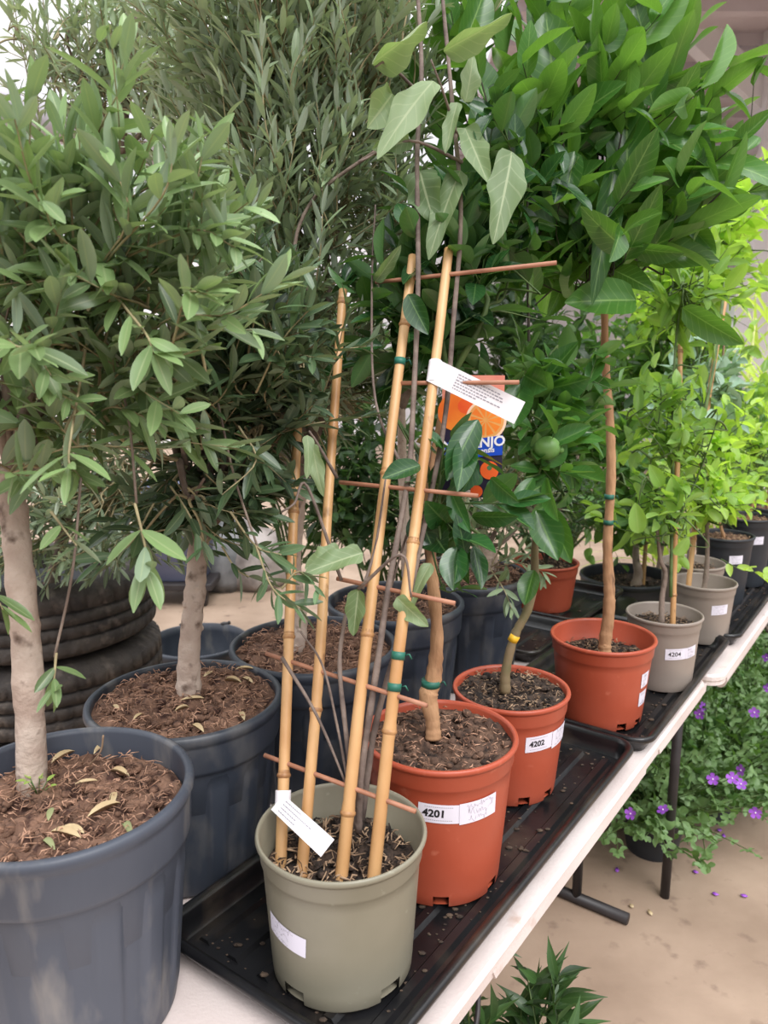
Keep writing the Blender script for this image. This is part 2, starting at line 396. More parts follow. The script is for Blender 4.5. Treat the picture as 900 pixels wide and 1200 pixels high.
# ------------------------------------------------------------------ pots
def soil_part(root, c, R, z, m, fibre, nf=260, amp=.008, name='soil', fl=.014, fr=.0007, seed=0):
    mb = MB(); nr, na = 22, 72; vs=[(c[0],c[1],z+.006)]
    for i in range(1,nr+1):
        for j in range(na):
            a = 2*PI*j/na; r = R*i/nr; x,y = c[0]+r*math.cos(a), c[1]+r*math.sin(a)
            h = noise.noise(Vector((x*28+seed,y*28,0)))*amp*1.4 + noise.noise(Vector((x*75,y*75,seed)))*amp*.9 + noise.noise(Vector((x*170,y*170,seed)))*amp*.5
            vs.append((x,y,z+h*(1 if i<nr else .4)))
    fs=[(0,1+j,1+(j+1)%na) for j in range(na)]
    for i in range(nr-1):
        for j in range(na): fs.append((1+i*na+j,1+(i+1)*na+j,1+(i+1)*na+(j+1)%na,1+i*na+(j+1)%na))
    mb.add(vs,fs,0)
    rr = np.random.RandomState(seed+3)
    for _ in range(nf):
        a=rr.rand()*6.28; r=R*.94*math.sqrt(rr.rand()); p=vec((c[0]+r*math.cos(a),c[1]+r*math.sin(a),z+.003+rr.rand()*amp))
        d=nrm(np.array([rr.normal(),rr.normal(),rr.normal()*.35])); l=fl*(.4+rr.rand()); q=np.array([rr.normal(),rr.normal(),abs(rr.normal())])*l*.2
        w=fr*(.5+rr.rand()*1.2)
        mb.tube([p-d*l/2, p+q, p+d*l/2],[w*.6,w,w*.5],4,1 if rr.rand()<.7 else 0,True)
    for _ in range(nf//3):
        a=rr.rand()*6.28; r=R*.92*math.sqrt(rr.rand()); s=.003+.006*rr.rand()
        mb.sphere((c[0]+r*math.cos(a),c[1]+r*math.sin(a),z+s*.3),s,0,6,4,(1,.8+.5*rr.rand(),.7))
    return mb.build(name,[m,fibre],root)
def big_pot(root, c, R, h, z0, m, seed=0):
    """ribbed black container with a rolled rim"""
    mb = MB(); rb = R*.775; body = lambda t: rb+(R*.955-rb)*t
    prof = [(rb*.9,0),(rb,.004)]; zone=[0,0]
    for i in range(9):
        t = .03+.72*i/8; prof.append((body(t), h*t)); zone.append(1 if 0<i<8 else 0)
    for t,r in ((.77,R*.955),(.79,R*.965),(.92,R*.975)): prof.append((r,h*t)); zone.append(0)
    lip=[(R*.975,h-.020),(R-.002,h-.017),(R+.001,h-.010),(R,h-.003),(R-.004,h),(R-.009,h-.001),(R-.011,h-.006)]
    prof += lip; zone += [0]*len(lip)
    inner=[(R*.94,h*.85),(rb*.96,.012),(.001,.012)]
    prof += inner; zone += [0]*len(inner)
    def mod(i,a):
        if not zone[i]: return 1
        s = ((a*14/(2*PI)+seed*.13)%1); 
        w = 1.0 if .18<s<.6 else 0.0
        if .6<=s<.66 or .12<s<=.18: w=.5
        return 1+.036*w-.010
    mb.lathe(prof,(c[0],c[1],z0),224,0,mod)
    return mb.build('pot',m,root)
def nursery_pot(root, c, R, h, z0, m, notches=(), band=.036, lipw=.005, rbr=.8, nh=.017, nw=.22):
    """injection-moulded pot: rolled lip, upper band with a step, tapered body, notched foot"""
    mb = MB(); rb=R*rbr; k=lambda z: rb+(R*.93-rb)*z/(h-band)
    prof=[(rb*.985,0),(rb,.003),(k(nh),nh),(k(nh+.004),nh+.004)]
    for t in (.3,.5,.7,.9): prof.append((k((h-band)*t),(h-band)*t))
    prof+=[(k(h-band-.003),h-band-.003),(R*.945,h-band),(R*.955,h-band+.004),(R*.968,h-.012),(R*.972,h-.0105),(R-.001,h-.009),(R+.001,h-.005),(R,h-.0015),(R-.002,h),(R-lipw,h-.0008),(R-lipw-.002,h-.005)]
    ni=len(prof)
    prof+=[(R*.935,h-band),(R*.905,h-band-.004),(k(nh)-.004,nh+.004),(k(nh)-.003,nh),(rb-.003,.003),(.001,.003)]
    def skip(i,a):
        if i in (1,ni+3-1,ni+3) or i==2 and False:
            pass
        if i in (0,1,ni+2,ni+3):
            for q in notches:
                if abs((a-q+PI)%(2*PI)-PI)<nw*.5*(1.0): return True
        return False
    mb.lathe(prof,(c[0],c[1],z0),128,0,None,skip)
    return mb.build('pot',m,root)
def pot_radius(R,h,band,rbr):
    rb=R*rbr
    return lambda z: rb+(R*.93-rb)*z/(h-band)
def text_mesh(body, size, offset=0):
    cu = bpy.data.curves.new('txt','FONT'); cu.body=body; cu.size=size; cu.offset=offset; cu.align_x='CENTER'; cu.align_y='CENTER'; cu.resolution_u=3
    o = bpy.data.objects.new('txt',cu); COL.objects.link(o)
    dg = bpy.context.evaluated_depsgraph_get(); e = o.evaluated_get(dg); me = e.to_mesh()
    vs=[(v.co.x,v.co.y) for v in me.vertices]; fs=[tuple(p.vertices) for p in me.polygons]
    e.to_mesh_clear(); bpy.data.objects.remove(o); bpy.data.curves.remove(cu)
    return vs,fs
def scribble(w,h,lines,seed,th=.0006):
    """faint handwriting: returns list of short quads"""
    r=np.random.RandomState(seed); out=[]
    for i in range(lines):
        y=h*(.32-.64*i/max(1,lines-1)) if lines>1 else 0
        x=-w*(.30+.1*r.rand()); xe=w*(.05+.3*r.rand()); prev=None
        while x<xe:
            p=(x,y+h*.08*r.normal())
            if prev and r.rand()<.88: out.append((prev,p))
            prev=p; x+=w*.018*(.6+r.rand())
    return out
def wrapped(root, potobj, c, z0, rf, ang, zc, w, h, tilt=0, num=None, nsize=.014, lines=0, seed=0, name='sticker', label=None, ox=0, base=.0009, extra=None, noff=.0006):
    """a paper sticker wrapped round a pot, with printing"""
    mb=MB(); ct,st=math.cos(tilt),math.sin(tilt)
    def W(s,t,e=0):
        s2,t2=s*ct-t*st, s*st+t*ct; z=zc+t2; r=rf(z-z0)+base+e; a=ang+s2/r
        return (c[0]+r*math.cos(a),c[1]+r*math.sin(a),z)
    nx,ny=16,4; vs=[]
    for j in range(ny+1):
        for i in range(nx+1): vs.append(W(-w/2+w*i/nx,-h/2+h*j/ny))
    mb.add(vs,[(j*(nx+1)+i,j*(nx+1)+i+1,(j+1)*(nx+1)+i+1,(j+1)*(nx+1)+i) for j in range(ny) for i in range(nx)],0)
    if num:
        tv,tf=text_mesh(num,nsize,noff); mb.add([W(x+ox,y,.0004) for x,y in tv],tf,1,False)
        for k in range(2):   # tiny print above and below the number
            y0=h*(.36 if k==0 else -.34); x0=-w*.32
            for q in range(14):
                a,b=x0+q*w*.045,x0+q*w*.045+w*.03
                mb.add([W(a+ox*.3,y0-.0004,.0004),W(b+ox*.3,y0-.0004,.0004),W(b+ox*.3,y0+.0004,.0004),W(a+ox*.3,y0+.0004,.0004)],[(0,1,2,3)],2,False)
    if lines:
        for (p,q) in scribble(w,h,lines,seed):
            d=np.array(q)-np.array(p); nn=np.array([-d[1],d[0]])/(np.linalg.norm(d)+1e-9)*.00018
            mb.add([W(p[0]-nn[0]+ox,p[1]-nn[1],.0004),W(q[0]-nn[0]+ox,q[1]-nn[1],.0004),W(q[0]+nn[0]+ox,q[1]+nn[1],.0004),W(p[0]+nn[0]+ox,p[1]+nn[1],.0004)],[(0,1,2,3)],2,False)
    return mb.build(name,[M['sticker'],M['ink'],M['ink_pale']],potobj,label)
def facing(c): return math.atan2(-c[1],-c[0])
def trunk(root, pts, rad, m, n=14, knots=3, name='trunk', seed=0, label=None):
    path=smoothpath(pts,8); k=len(path); mb=MB()
    if np.isscalar(rad): rad=(rad,rad*.8)
    rs=np.interp(np.linspace(0,1,k),np.linspace(0,1,len(rad)),rad)
    r=np.random.RandomState(seed)
    rs=rs*(1+.05*r.normal(size=k))
    mb.tube(path,list(rs),n,0)
    for _ in range(knots):
        i=r.randint(2,k-2); a=r.rand()*6.28
        mb.sphere(path[i]+rs[i]*.85*np.array([math.cos(a),math.sin(a),0]),rs[i]*.35,0,8,6)
    return mb.build(name,m,root,label)
def cane_mesh(mb, pts, r0, r1, node=.19, seed=0, mi=0):
    path=smoothpath(pts,24) if len(pts)>2 else [vec(pts[0])+(vec(pts[-1])-vec(pts[0]))*i/70 for i in range(71)]
    L=[0]
    for a,b in zip(path,path[1:]): L.append(L[-1]+np.linalg.norm(b-a))
    q=[]; rr=[]; ph=(seed*.37)%1*node
    for p,l in zip(path,L):
        base=r0+(r1-r0)*l/L[-1]; d=abs(((l-ph+node/2)%node)-node/2)
        q.append(p); rr.append(base*(1+.17*math.exp(-(d/.005)**2)-.06*math.exp(-((d-.012)/.005)**2)))
    mb.tube(q,rr,12,mi)
    nn=int(L[-1]/node)
    for k in range(nn+1):
        l0=ph+k*node
        if .01<l0<L[-1]-.01:
            i=max(1,min(len(L)-2,int(np.searchsorted(L,l0)))); f=(l0-L[i-1])/(L[i]-L[i-1]); c=path[i-1]+(path[i]-path[i-1])*f; t=nrm(path[i]-path[i-1]); rb=r0+(r1-r0)*l0/L[-1]
            mb.tube([c-t*.004,c-t*.0012,c+t*.0012,c+t*.004],[rb*1.0,rb*1.24,rb*1.24,rb*1.0],12,1,False); mb.tube([c+t*.004,c+t*.007],[rb*1.06,rb*1.03],12,1,False)
def tie(root, p, r, d=UP, parent=None):
    mb=MB(); d=nrm(d); mb.tube([vec(p)-d*.005,vec(p)+d*.005],[r,r],14,0); mb.tube([vec(p)+np.array([r,0,0]),vec(p)+np.array([r+.005,-.004,.003]),vec(p)+np.array([r+.008,-.003,-.004])],.0012,5,0)
    return mb.build('tie',M['tie'],parent or root)

# ================================================================== setting
TZ = .74                                  # bench top
mb = MB(); mb.add([(-9,-4,0),(11,-4,0),(11,15,0),(-9,15,0)],[(0,1,2,3)],0,False)
fl = mb.build('floor', M['concrete']); fl['kind'] = 'structure'
mb = MB(); mb.box((-9,14.6,0),(11,14.8,3.6)); 
for i in range(40): mb.box((-9+i*.5,14.56,0),(-8.9+i*.5,14.6,3.6))
o = mb.build('wall_back', M['wall']); o['kind'] = 'structure'
mb = MB()
mb.box((1.2,5.2,4.9),(11,14.8,5.0))
for i in range(12): mb.box((1.2,5.6+i*.8,4.78),(11,5.72+i*.8,4.9))
o = mb.build('ceiling', M['deck']); o['kind'] = 'structure'
mb = MB(); a = vec((1.0,9.0,3.55)); b = vec((11,8.2,4.3))
mb.tube([a,b],.085,16); mb.tube([a+np.array([0,.5,-.5]),b+np.array([0,.5,-.5])],.04,10)
for i in range(9):
    q=a+(b-a)*i/9; mb.tube([q,q+(b-a)/18+np.array([0,.5,-.5]),q+(b-a)/9],.03,8)
o = mb.build('trim_1', M['steel']); o['kind'] = 'structure'; o['label'] = 'pale steel roof truss'
mb = MB()
mb.box((3.95,8.6,0),(4.35,9.0,4.9))
mb.box((3.85,8.55,3.2),(4.45,9.05,3.3)); mb.box((3.9,8.58,0),(4.4,9.02,.06))
mb.add([(4.0,8.7,4.1),(4.3,8.7,4.1),(3.4,8.7,5.0),(2.9,8.7,5.0),(4.0,8.9,4.1),(4.3,8.9,4.1),(3.4,8.9,5.0),(2.9,8.9,5.0)],[(0,1,2,3),(4,7,6,5),(0,4,5,1),(1,5,6,2),(3,7,4,0)],0,False)
o = mb.build('trim_2', M['wall']); o['kind'] = 'structure'; o['label'] = 'white steel column carrying the roof'
mb = MB(); mb.tube(smoothpath([(-9,8.6,4.6),(-5,8.5,4.25),(-3,8.4,3.9),(-1.8,8.4,3.6)],8),.24,24)
o = mb.build('trim_3', M['duct']); o['kind'] = 'structure'; o['label'] = 'grey air duct under the roof'

def bench(name, a0, a1, w, pp0, label, deep, legs, mname='white_plastic'):
    """white folding table: moulded top with a stepped skirt, black steel legs"""
    r = thing(name, T((a0+a1)/2, pp0-w/2), label, 'table')
    mb = MB(); n=48
    # rounded-rectangle top extruded
    def rr(inset, z):
        out=[]; R=.05-min(inset,.03)
        for (ca,cp,s) in ((a1-.05,pp0-.05,0),(a0+.05,pp0-.05,1),(a0+.05,pp0-w+.05,2),(a1-.05,pp0-w+.05,3)):
            for k in range(7):
                an = s*PI/2+PI/2*k/6
                out.append(T(ca+R*math.cos(an), cp+R*math.sin(an), z))
        return out
    rings=[rr(.006,TZ),rr(0,TZ-.006),rr(0,TZ-.016),rr(.003,TZ-.02),rr(.003,TZ-.03),rr(.012,TZ-.03)]
    k=len(rings[0]); vs=[p for ring in rings for p in ring]
    fs=[(i*k+j,(i+1)*k+j,(i+1)*k+(j+1)%k,i*k+(j+1)%k) for i in range(len(rings)-1) for j in range(k)]
    fs=[tuple(reversed(f)) for f in fs]
    fs.append(tuple(range(k))); fs.append(tuple(reversed(range((len(rings)-1)*k,len(rings)*k))))
    mb.add(vs,fs,0,False); mb.build('table_top', M[mname], r)
    for (s0,s1,hh) in deep:      # deeper stretches of the skirt with sloped ends
        for pp,sg in ((pp0,-1),(pp0-w,1)):
            mb=MB(); e=.02
            sec=[(0,-.012),(-.001,-.03),(.006,-hh+.006),(.014,-hh),(.024,-hh),(.024,-.012)]
            vs=[]
            for (al,sh) in ((s0,1),(s1,1)):
                for (q,z) in sec:
                    al2 = al + (e*( (-z)/hh) if al==s0 else -e*((-z)/hh)); vs.append(T(al2, pp+sg*q*(1), TZ+z))
            m=len(sec); fs=[(i,(i+1)%m,m+(i+1)%m,m+i) for i in range(m)]+[tuple(range(m-1,-1,-1)),tuple(range(m,2*m))]
            if sg>0: fs=[tuple(reversed(f)) for f in fs]
            mb.add(vs,fs,0,False)
            # two shallow grooves moulded into the face
            for z in (-.022,-.034):
                mb.box((s0+.05,0,0),(s1-.05,.0008,.0022),0,lambda p,z=z: tuple(T(p[0],pp-sg*(p[1]-.0002)+sg*.001,TZ+z+p[2])))
            mb.build('skirt', M[mname], r)
    for (al,pps,foot) in legs:
        mb=MB()
        for p in pps:
            mb.tube([T(al,p,TZ-.03),T(al,p,.02 if foot else .0)],.0135,14)
        if foot: mb.tube([T(al,foot[0],.016),T(al,foot[1],.016)],.016,14)
        mb.tube([T(al,pps[0],TZ-.06),T(al,pps[-1]-(.12 if len(pps)==1 else 0),TZ-.06)],.011,10)
        mb.build('leg', M['black_metal'], r)
    return r
b1 = bench('folding_table',-1.52,.325,.80,-.010,'long white folding table under the nearest black trays and the big black pots',((-.856,-.175,.042),(-.105,.315,.042)),((-1.3,(-.3,-.5),(-.15,-.66)),(.255,(-.3,-.5),(-.15,-.65))))
mb=MB(); mb.tube(smoothpath([T(-1.15,-.035,TZ-.035),T(-.98,-.012,TZ-.075),T(-.9,-.01,TZ-.07),T(-.85,-.03,TZ-.04)],6),.0035,8); mb.tube([T(-1.3,-.05,TZ-.05),T(-.87,-.035,TZ-.05)],.012,8); mb.build('leg_brace',M['black_metal'],b1,'black folded leg brace under the front edge')
b2 = bench('folding_table',.335,2.2,.30,.02,'narrow white folding table under the taupe pots, past the joint',((.39,2.1,.055),),((.43,(-.10,),None),(2.05,(-.05,-.22),None)))
b3 = bench('staging_bench',.36,.90,.56,-.36,'black plastic bench behind the taupe pots carrying the small terracotta pot',((.4,.86,.05),),((.45,(-.42,-.85),None),(.80,(-.42,-.85),None)),'tray')

def tray(a0,a1,p0,p1,label,z0=TZ+.002,hh=.038,deb=160,seed=1):
    """black growing tray: sloped walls, rolled lip, raised ribs on its floor"""
    r = thing('growing_tray', T((a0+a1)/2,(p0+p1)/2,z0), label, 'tray')
    mb=MB()
    def ring(ins,z):
        out=[]; R=max(.008,.045-ins)
        for (ca,cp,s) in ((a1,p1,0),(a0,p1,1),(a0,p0,2),(a1,p0,3)):
            sa=1 if s in(0,3) else -1; sp=1 if s in (0,1) else -1
            for k in range(8):
                an=s*PI/2+PI/2*k/7
                out.append(T(ca-sa*(ins+R)+R*math.cos(an), cp-sp*(ins+R)+R*math.sin(an), z0+z))
        return out
    prof=[(.022,0),(.013,hh*.55),(.012,hh-.011),(.001,hh-.011),(0,hh-.007),(.001,hh-.002),(.004,hh),(.009,hh),(.012,hh-.003),(.0145,hh-.004),(.017,hh-.007),(.019,hh*.55),(.027,.003)]
    rings=[ring(*p) for p in prof]; k=len(rings[0]); vs=[p for q in rings for p in q]
    fs=[(i*k+j,i*k+(j+1)%k,(i+1)*k+(j+1)%k,(i+1)*k+j) for i in range(len(rings)-1) for j in range(k)]
    fs.append(tuple(reversed(range(k)))); fs.append(tuple(range((len(rings)-1)*k,len(rings)*k)))
    mb.add(vs,fs,0,True); mb.sm[-1]=mb.sm[-2]=False
    n=6
    for i in range(n):
        pp=p0+.05+(p1-p0-.1)*i/(n-1)
        sec=[(-.011,.003),(-.006,.009),(.006,.009),(.011,.003)]
        vs=[T(al,pp+q,z0+z) for al in (a0+.05,a1-.05) for q,z in sec]
        mb.add(vs,[(0,1,5,4),(1,2,6,5),(2,3,7,6),(0,3,2,1),(4,5,6,7)],0,False)
    mb.build('tray_body',M['tray'],r)
    d=MB(); rr=np.random.RandomState(seed)
    for _ in range(deb):
        al=a0+.04+(a1-a0-.08)*rr.rand(); pp=p0+.04+(p1-p0-.08)*rr.rand(); s=.0012+.0035*rr.rand()**3
        i=round((pp-p0-.05)/((p1-p0-.1)/(n-1))); on=abs(pp-(p0+.05+(p1-p0-.1)*i/(n-1)))<.008
        d.sphere(T(al,pp,z0+(.009 if on else .003)+s*.4),s,0,6,4,(1.6,1,.6))
    d.build('compost_crumbs',M['crumbs'],r,kind='stuff')
    return r
tray(-1.105,-.20,-.398,-.022,'nearest black ribbed tray holding the olive-grey trellis pot and pots 4201 and 4202',seed=1,deb=420)
tray(-.195,.56,-.385,-.004,'black tray past the first joint, under terracotta pot 4203 and taupe pot 4204',seed=2,deb=260)
tray(.565,1.42,-.272,.012,'black tray on the narrow table under the farther taupe pots and small black pots',seed=3,deb=200)
tray(.44,.86,-.83,-.40,'black tray on the black bench below the small terracotta pot',seed=4,deb=60)
tray(.115,.425,-.80,-.395,'empty black tray behind terracotta pot 4203, past the last big black pot',seed=6,deb=160)
PZ = TZ+.002+.0092       # pots stand on the tray ribs

# ================================================================== big black pots with olives
def big_olive(al,pp,R,h,label,soil_drop,trunk_pts,trunk_r,crown,lv,seed,soilm='soil_red',pos=None):
    c = T(al,pp,TZ+.0005) if pos is None else vec(pos)
    r = thing('potted_olive_tree', c, label, 'potted tree')
    big_pot(r,c,R,h,c[2],M['scuffed' if seed==3 else 'black_pot'],seed)  # nearest pot: same plastic, dirtier, with front light put into its base colour
    soil_part(r,c,R*.945-.002,c[2]+h-soil_drop,M[soilm],M['soil_fibre'],900,.012,seed=seed)
    t = trunk(r,trunk_pts,trunk_r,M['bark_olive'],16,4,seed=seed)
    wood=MB(); L=Leaves('olive'); crown(wood,L)
    wood.build('branches',[M['bark_grey'],M['twig']],r); L.build('foliage',LM[lv],r)
    return r,c
hP=.276
# ---- P1, nearest
def crown1(w,L):
    top=P(14,556,.985); sk=limbs(w,top,[P(-60,330,1.0),P(20,300,.95),P(120,330,.9),P(160,440,.92),P(60,200,.95),P(-40,180,1.05),P(210,380,.95),P(90,480,.9)],.009)
    canopy(L,w,sk,[((-.40,.92,1.59),(.24,.22,.20)),((-.27,.86,1.60),(.15,.15,.15))],112,.15,.053,.275,6,bright=(0,1),shell=.5)
    canopy(L,w,sk,[((-.40,.86,1.68),(.22,.12,.12))],22,.16,.056,.285,6,bright=(.5,1))
    # sprigs hanging or reaching towards the camera
    def S(pts,n,l=.056,br=(.3,1),r=.0018): shoot(L,w,[P(*p) for p in pts],r,l,.285,n,.2,1.0,br)
    S([(110,340,.86),(130,300,.8),(190,230,.74),(205,170,.72)],8,.056,(.5,1)); S([(120,330,.84),(90,250,.8),(70,190,.76)],7,.055,(.5,1))
    S([(60,330,.86),(40,240,.82),(10,170,.78)],6,.055,(.3,.9)); S([(80,350,.85),(150,260,.77),(120,170,.74)],8,.056,(.5,1))
    S([(150,280,.82),(110,215,.78),(40,225,.75)],6,.055,(.3,.9)); S([(150,300,.82),(230,270,.78),(275,290,.76)],7,.052)
    S([(130,340,.82),(170,390,.76),(180,415,.75)],5,.05); S([(60,400,.85),(60,450,.8),(85,470,.78)],4,.05)
    S([(200,360,.86),(260,370,.8),(330,330,.78)],7,.05); S([(20,330,.85),(30,390,.8),(60,440,.76)],5,.052)
    S([(100,410,.84),(82,520,.76),(82,548,.74)],3,.05,(.6,1)); S([(60,600,.83),(90,640,.8)],2,.04)
    w.tube(smoothpath([P(140,440,.88),P(152,500,.86),P(160,590,.85)],6),.0016,5); S([(158,590,.85),(170,640,.84),(172,672,.84)],4,.055,(.4,1))
    w.tube(smoothpath([P(95,560,.87),P(85,670,.86),P(64,770,.86)],6),[.0016]*13,5); S([(66,765,.86),(64,790,.855),(62,812,.85)],3,.035,(.2,.8))
    w.tube(smoothpath([P(0,400,.84),P(14,340,.8),P(8,290,.8)],6),.0014,5)
    S([(-20,640,.9),(-8,690,.88),(4,715,.87)],3,.05,(.4,.9))
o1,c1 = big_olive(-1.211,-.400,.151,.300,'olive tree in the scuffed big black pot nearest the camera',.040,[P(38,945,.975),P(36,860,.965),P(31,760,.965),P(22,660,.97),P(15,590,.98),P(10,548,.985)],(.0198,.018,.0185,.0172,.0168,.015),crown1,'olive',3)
# ---- P2
def crown2(w,L):
    top=P(233,636,1.22); sk=limbs(w,top,[P(170,520,1.15),P(230,470,1.1),P(300,520,1.15),P(270,380,1.15),P(200,400,1.2),P(330,430,1.15),P(240,560,1.05),P(180,330,1.25),P(310,300,1.25)],.008)
    canopy(L,w,sk,[((-.27,1.17,1.50),(.17,.16,.18)),((-.17,1.12,1.52),(.11,.13,.15))],200,.14,.048,.25,6,bright=(0,.75))
    canopy(L,w,sk,[(P(265,595,1.12),(.10,.10,.05)),(P(200,600,1.2),(.10,.1,.06))],34,.13,.047,.25,6,bright=(0,.8),droop=.9)
    def S(pts,n,l=.05,br=(.2,.9),r=.0016): shoot(L,w,[P(*p) for p in pts],r,l,.25,n,.2,1.0,br)
    S([(300,460,1.0),(330,400,.95),(365,360,.92)],6); S([(290,420,1.0),(300,370,.95),(325,330,.93)],6); S([(280,500,1.0),(300,540,.95),(260,580,.9)],5)
    S([(230,480,1.0),(255,470,.95),(275,440,.93)],5,.05,(.3,1)); S([(290,330,1.0),(270,300,.95),(290,260,.93)],6,.048,(.4,1))
    w.tube(smoothpath([P(255,470,1.0),P(275,560,.96),P(305,650,.94)],6),.0015,5)
    S([(300,640,.94),(320,690,.93),(355,715,.92)],7,.04,(.4,1)); S([(270,600,.96),(300,640,.94),(330,650,.93)],5,.04,(.3,.9))
    S([(330,690,.93),(350,670,.92),(372,690,.92)],4,.035,(.4,1)); S([(180,590,1.05),(150,640,1.0),(110,660,.98)],4,.05,(.1,.7))
    S([(260,640,1.1),(280,670,1.1),(310,680,1.1)],4,.045,(0,.4)); S([(200,570,1.0),(220,600,.98),(240,640,.97)],5,.05,(.1,.8))
o2,c2 = big_olive(-.925,-.522,.151,hP,'olive tree in the second big black pot, its soil level with the rim',.014,[P(221,818,1.24),P(222,760,1.23),P(228,700,1.22),P(232,650,1.22),P(236,620,1.22)],(.0195,.0175,.0165,.0165,.014),crown2,'olive_dark',5)
# ---- P3
def crown3(w,L):
    top=P(352,560,1.45); sk=limbs(w,top,[P(280,400,1.45),P(330,300,1.4),P(400,250,1.4),P(300,180,1.45),P(360,100,1.4),P(230,260,1.5),P(420,120,1.4),P(340,-20,1.4),P(270,60,1.5)],.011)
    canopy(L,w,sk,[((-.16,1.44,1.86),(.20,.19,.30)),((-.17,1.4,1.60),(.19,.15,.16)),((-.16,1.4,2.12),(.24,.2,.2))],430,.17,.046,.2,7,up=.9,bright=(.05,1),ang=.75)
    def S(pts,n,l=.045,br=(.4,1)): shoot(L,w,[P(*p) for p in pts],.0016,l,.21,n,.15,.8,br)
    for q in range(16):
        x=rng.uniform(210,470); y=rng.uniform(60,260); S([(x,y+70,1.26),(x+rng.uniform(-15,25),y+20,1.22),(x+rng.uniform(-10,40),y-50,1.2)],7)
    w.tube(smoothpath([P(365,350,1.25),P(345,295,1.22),P(370,230,1.22),P(450,170,1.2)],6),.003,6)
o3,c3 = big_olive(-.63,-.51,.156,hP,'fine-leaved olive tree in the third big black pot, behind the bamboo trellis',.018,[P(347,768,1.445),P(352,730,1.44),P(345,660,1.44),P(350,600,1.45),P(352,545,1.45)],(.014,.013,.0125,.012,.010),crown3,'olive_fine',6)
# ---- P4
def crown4(w,L):
    top=P(470,480,1.68); sk=limbs(w,top,[P(420,380,1.6),P(470,300,1.6),P(440,180,1.6),P(490,80,1.6),P(400,60,1.65),P(520,200,1.65)],.010)
    canopy(L,w,sk,[((.0,1.62,1.86),(.13,.15,.28)),((-.02,1.62,2.16),(.22,.2,.2))],210,.17,.045,.17,7,up=1.0,bright=(.1,1),ang=.7)
    canopy(L,w,[P(400,480,1.6),P(420,420,1.6)],[(P(400,440,1.55),(.1,.1,.12))],50,.13,.042,.2,6,bright=(0,.6))
o4,c4 = big_olive(-.325,-.537,.152,hP,'slender olive tree in the big black pot behind terracotta pot 4201',.030,[P(478,700,1.66),P(476,640,1.66),P(472,560,1.67),P(470,470,1.68)],(.012,.011,.010,.009),crown4,'olive_fine',8,'soil_peat')
# ---- P5: stump with a few shoots
def crown5(w,L):
    def S(pts,n,l=.05,br=(.3,1)): shoot(L,w,[P(*p) for p in pts],.0018,l,.22,n,.15,.9,br)
    for q in (((575,665,1.95),(600,650,1.85),(625,640,1.8)),((570,665,1.95),(560,630,1.9),(545,600,1.85)),((580,665,1.95),(610,660,1.8),(640,672,1.75)),((575,665,1.95),(595,620,1.9),(600,580,1.85)),((570,660,1.95),(590,690,1.75),(600,715,1.7)),((575,660,1.95),(540,650,1.85),(520,640,1.8))): S(q,6)
    sk=limbs(w,P(572,640,1.97),[P(560,560,1.95),P(600,540,1.95),P(640,600,1.95)],.007)
    canopy(L,w,sk,[(P(590,560,1.95),(.14,.12,.15))],60,.14,.045,.2,6,bright=(0,.7))
o5,c5 = big_olive(-.03,-.53,.158,hP,'cut-back olive stump with grey shoots in the big black pot behind terracotta pot 4202',.012,[P(573,676,1.97),P(572,660,1.97),P(571,645,1.97),P(572,635,1.97)],(.03,.026,.024,.02),crown5,'olive_fine',9,'soil_peat')

# ---- leaves and twigs lying on the compost
def fallen(pts, zf, label, group, m, L=.04, seed=0, surface_of=''):
    rr=np.random.RandomState(seed)
    for i,(px,py) in enumerate(pts):
        u,v=(px-450)/F,(py-600)/F; d=(CH-zf)/(v*cP+sP); p=P(px,py,d); p[2]=zf+.009
        a=rr.rand()*6.28; tv,tf,tu=TPL['olive'][i%4]; l=L*(.7+.5*rr.rand())
        mb=MB(); ca,sa=math.cos(a),math.sin(a)
        vs=[(p[0]+l*((x*.28)*ca-(y-.5)*sa),p[1]+l*((x*.28)*sa+(y-.5)*ca),p[2]+l*z*.5+.003) for x,y,z,zz in tv]
        mb.add(vs,[tuple(f) for f in tf]); 
        o=mb.build('fallen_leaf',M[m] if rr.rand()<.75 else M['deadgreen']); recentre(o); tag(o,label,'leaf',group)
fallen([(75,897),(102,927),(141,917),(134,947),(78,990),(88,983),(58,1003),(118,887),(123,960),(60,965),(150,985)],TZ+.30-.04,'dry olive leaf lying on the compost of the nearest big black pot','fallen leaves in the nearest olive pot','deadleaf',.035,1)
fallen([(163,849),(245,798),(273,807),(287,792),(290,806),(226,828),(214,840),(284,848),(232,863),(137,838)],TZ+hP-.014,'dry olive leaf lying on the compost of the second big black pot','fallen leaves in the second olive pot','deadleaf',.032,2)
mb=MB(); mb.tube(smoothpath([P(105,897,1.0),P(118,880,.99),P(121,862,.98)],6),.0012,6)
recentre(tag(mb.build('dry_root',M['chip']),'pale curled root sticking up from the compost of the nearest black pot','root'))
r=thing('weed_seedling',P(48,960,.955)*np.array([1,1,0])+np.array([0,0,TZ+.30-.036]),'tiny bright green weed beside the nearest olive trunk','weed')
L=Leaves('small'); wd=MB(); q0=ORG[r.name]
for i in range(7):
    a=i*.9; e=q0+np.array([.012*math.cos(a),.012*math.sin(a),.012+.003*i]); wd.tube([q0,e],.0006,5); L.add(e,np.array([math.cos(a),math.sin(a),.5]),UP,.012,.6,.8)
wd.build('stem',M['twig_green'],r); L.build('leaves',LM['bright'],r)

